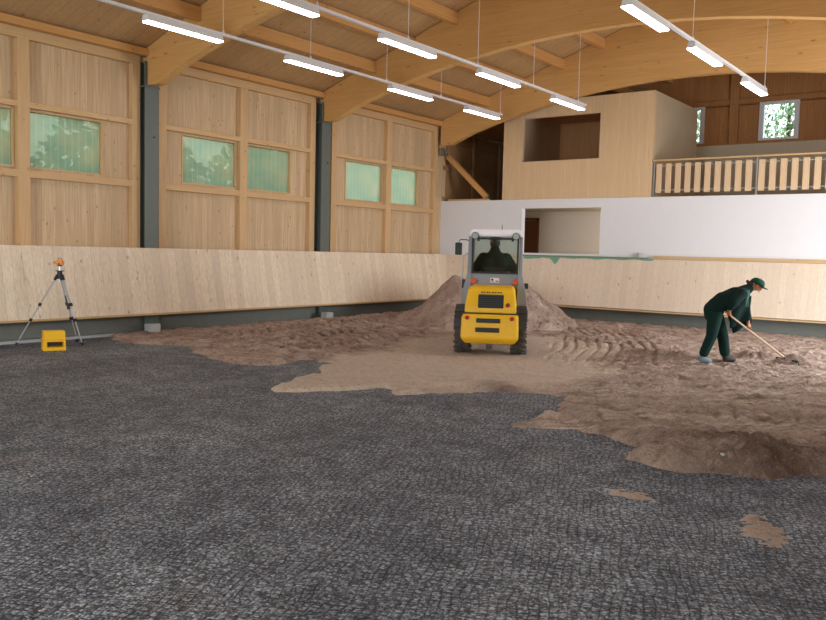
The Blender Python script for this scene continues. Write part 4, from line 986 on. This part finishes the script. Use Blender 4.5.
# yellow carrying case
CS = empty('instrument_case', (-12.80, 7.44, 0.0), math.radians(67), 'yellow plastic instrument case standing beside the tripod', 'case')
mb = MB(); W_, D_, HH = 0.175, 0.13, 0.32
ox0, ox1, oz0, oz1 = -0.115, 0.135, 0.055, 0.145
def ring(x0,x1,z0,z1,y): return [(x0,y,z0),(x1,y,z0),(x1,y,z1),(x0,y,z1)]
vs = ring(-W_,W_,0,HH,-D_)+ring(ox0,ox1,oz0,oz1,-D_)+ring(ox0+0.01,ox1-0.01,oz0+0.01,oz1-0.01,-D_+0.07)+ring(-W_,W_,0,HH,D_)
vs = [(x*(0.93 if z > 0.2 else 1), y*(0.9 if z > 0.2 else 1), z) for x, y, z in vs]
fs = []
for k in range(4):
    k2 = (k+1)%4; fs += [(k,k2,4+k2,4+k),(4+k,4+k2,8+k2,8+k),(k2,k,12+k,12+k2)]
fs += [(8,9,10,11),(15,14,13,12)]
mb.add(vs, fs); mb.build('shell', M['case_yellow'], CS, bevel=0.012)
MB().box(ox0+0.02,ox1-0.02,-D_+0.030,-D_+0.066,oz0+0.02,oz1-0.01).build('handle_recess', M['black_plastic'], CS)
MB().box(-0.13,-0.09,-D_*0.92-0.012,-D_*0.92+0.01,0.20,0.25).box(0.09,0.13,-D_*0.92-0.012,-D_*0.92+0.01,0.20,0.25).build('latch', M['case_yellow'], CS, bevel=0.003)
MB().box(-0.19,0.19,-0.128,0.128,0.175,0.185).build('lid_seam', M['orange'], CS)
# pale pebble
tag(MB().sphere((-1.93,6.95,0.152), 0.018, 6, (1.2,0.9,0.7)).build('pebble', M['pale_concrete'], smooth=True), 'small white pebble on the near edge of the sand', 'pebble')

# ------------------------------------------------------------------ trees outside the windows
def tree(x, y, z0, h, rad_, n, seed, lab, leafsz=0.16):
    r_ = random.Random(seed); t = empty('tree', (x, y, z0), 0, lab, 'tree', 'trees outside the windows')
    pts = [(0,0,0),(0.1,0,h*0.35),(0.0,0.1,h*0.7),(0.05,0,h*0.95)]
    mb = MB().tube(pts, [0.16,0.12,0.07,0.02], 8)
    for k in range(12):
        a = r_.random()*2*PI; z = h*(0.25+0.6*r_.random()); mb.tube([(0.03,0,z),(rad_*0.7*math.cos(a),rad_*0.7*math.sin(a),z+0.5)], [0.04,0.01], 5)
    mb.build('trunk', M['bark'], t)
    mb = MB()
    for k in range(n):
        u = r_.random()*2*PI; c = r_.uniform(-1,1); q = r_.random()**0.4; s = math.sqrt(1-c*c)
        p = Vector((rad_*q*s*math.cos(u), rad_*q*s*math.sin(u), h*0.55+h*0.48*q*c))
        a = Vector((r_.gauss(0,1),r_.gauss(0,1),r_.gauss(0,1))).normalized(); b = a.orthogonal().normalized(); l = leafsz*r_.uniform(0.6,1.4)
        mb.add([p-a*l, p+b*l*0.45, p+a*l, p-b*l*0.45], [(0,1,2,3)])
    tag(mb.build('foliage', M['leaf'], t), kind='stuff')
tree(-12.0, 31.5, -0.2, 9.5, 2.3, 2600, 1, 'leafy tree outside, seen through the left gallery window')
tree(-6.8, 30.2, -0.2, 9.0, 2.4, 5000, 2, 'leafy tree outside, seen through the right gallery window', 0.10)
for i, (x, y, h, lab) in enumerate(((-18.5,7.4,6.0,'green tree outside the nearest left-wall windows'),(-18.5,12.5,5.2,'green tree outside the windows between the two steel columns'),(-18.8,17.9,5.2,'green tree outside the farthest left-wall windows'))):
    tree(x, y, -0.2, h, 2.3, 2600, 10+i, lab, 0.2)
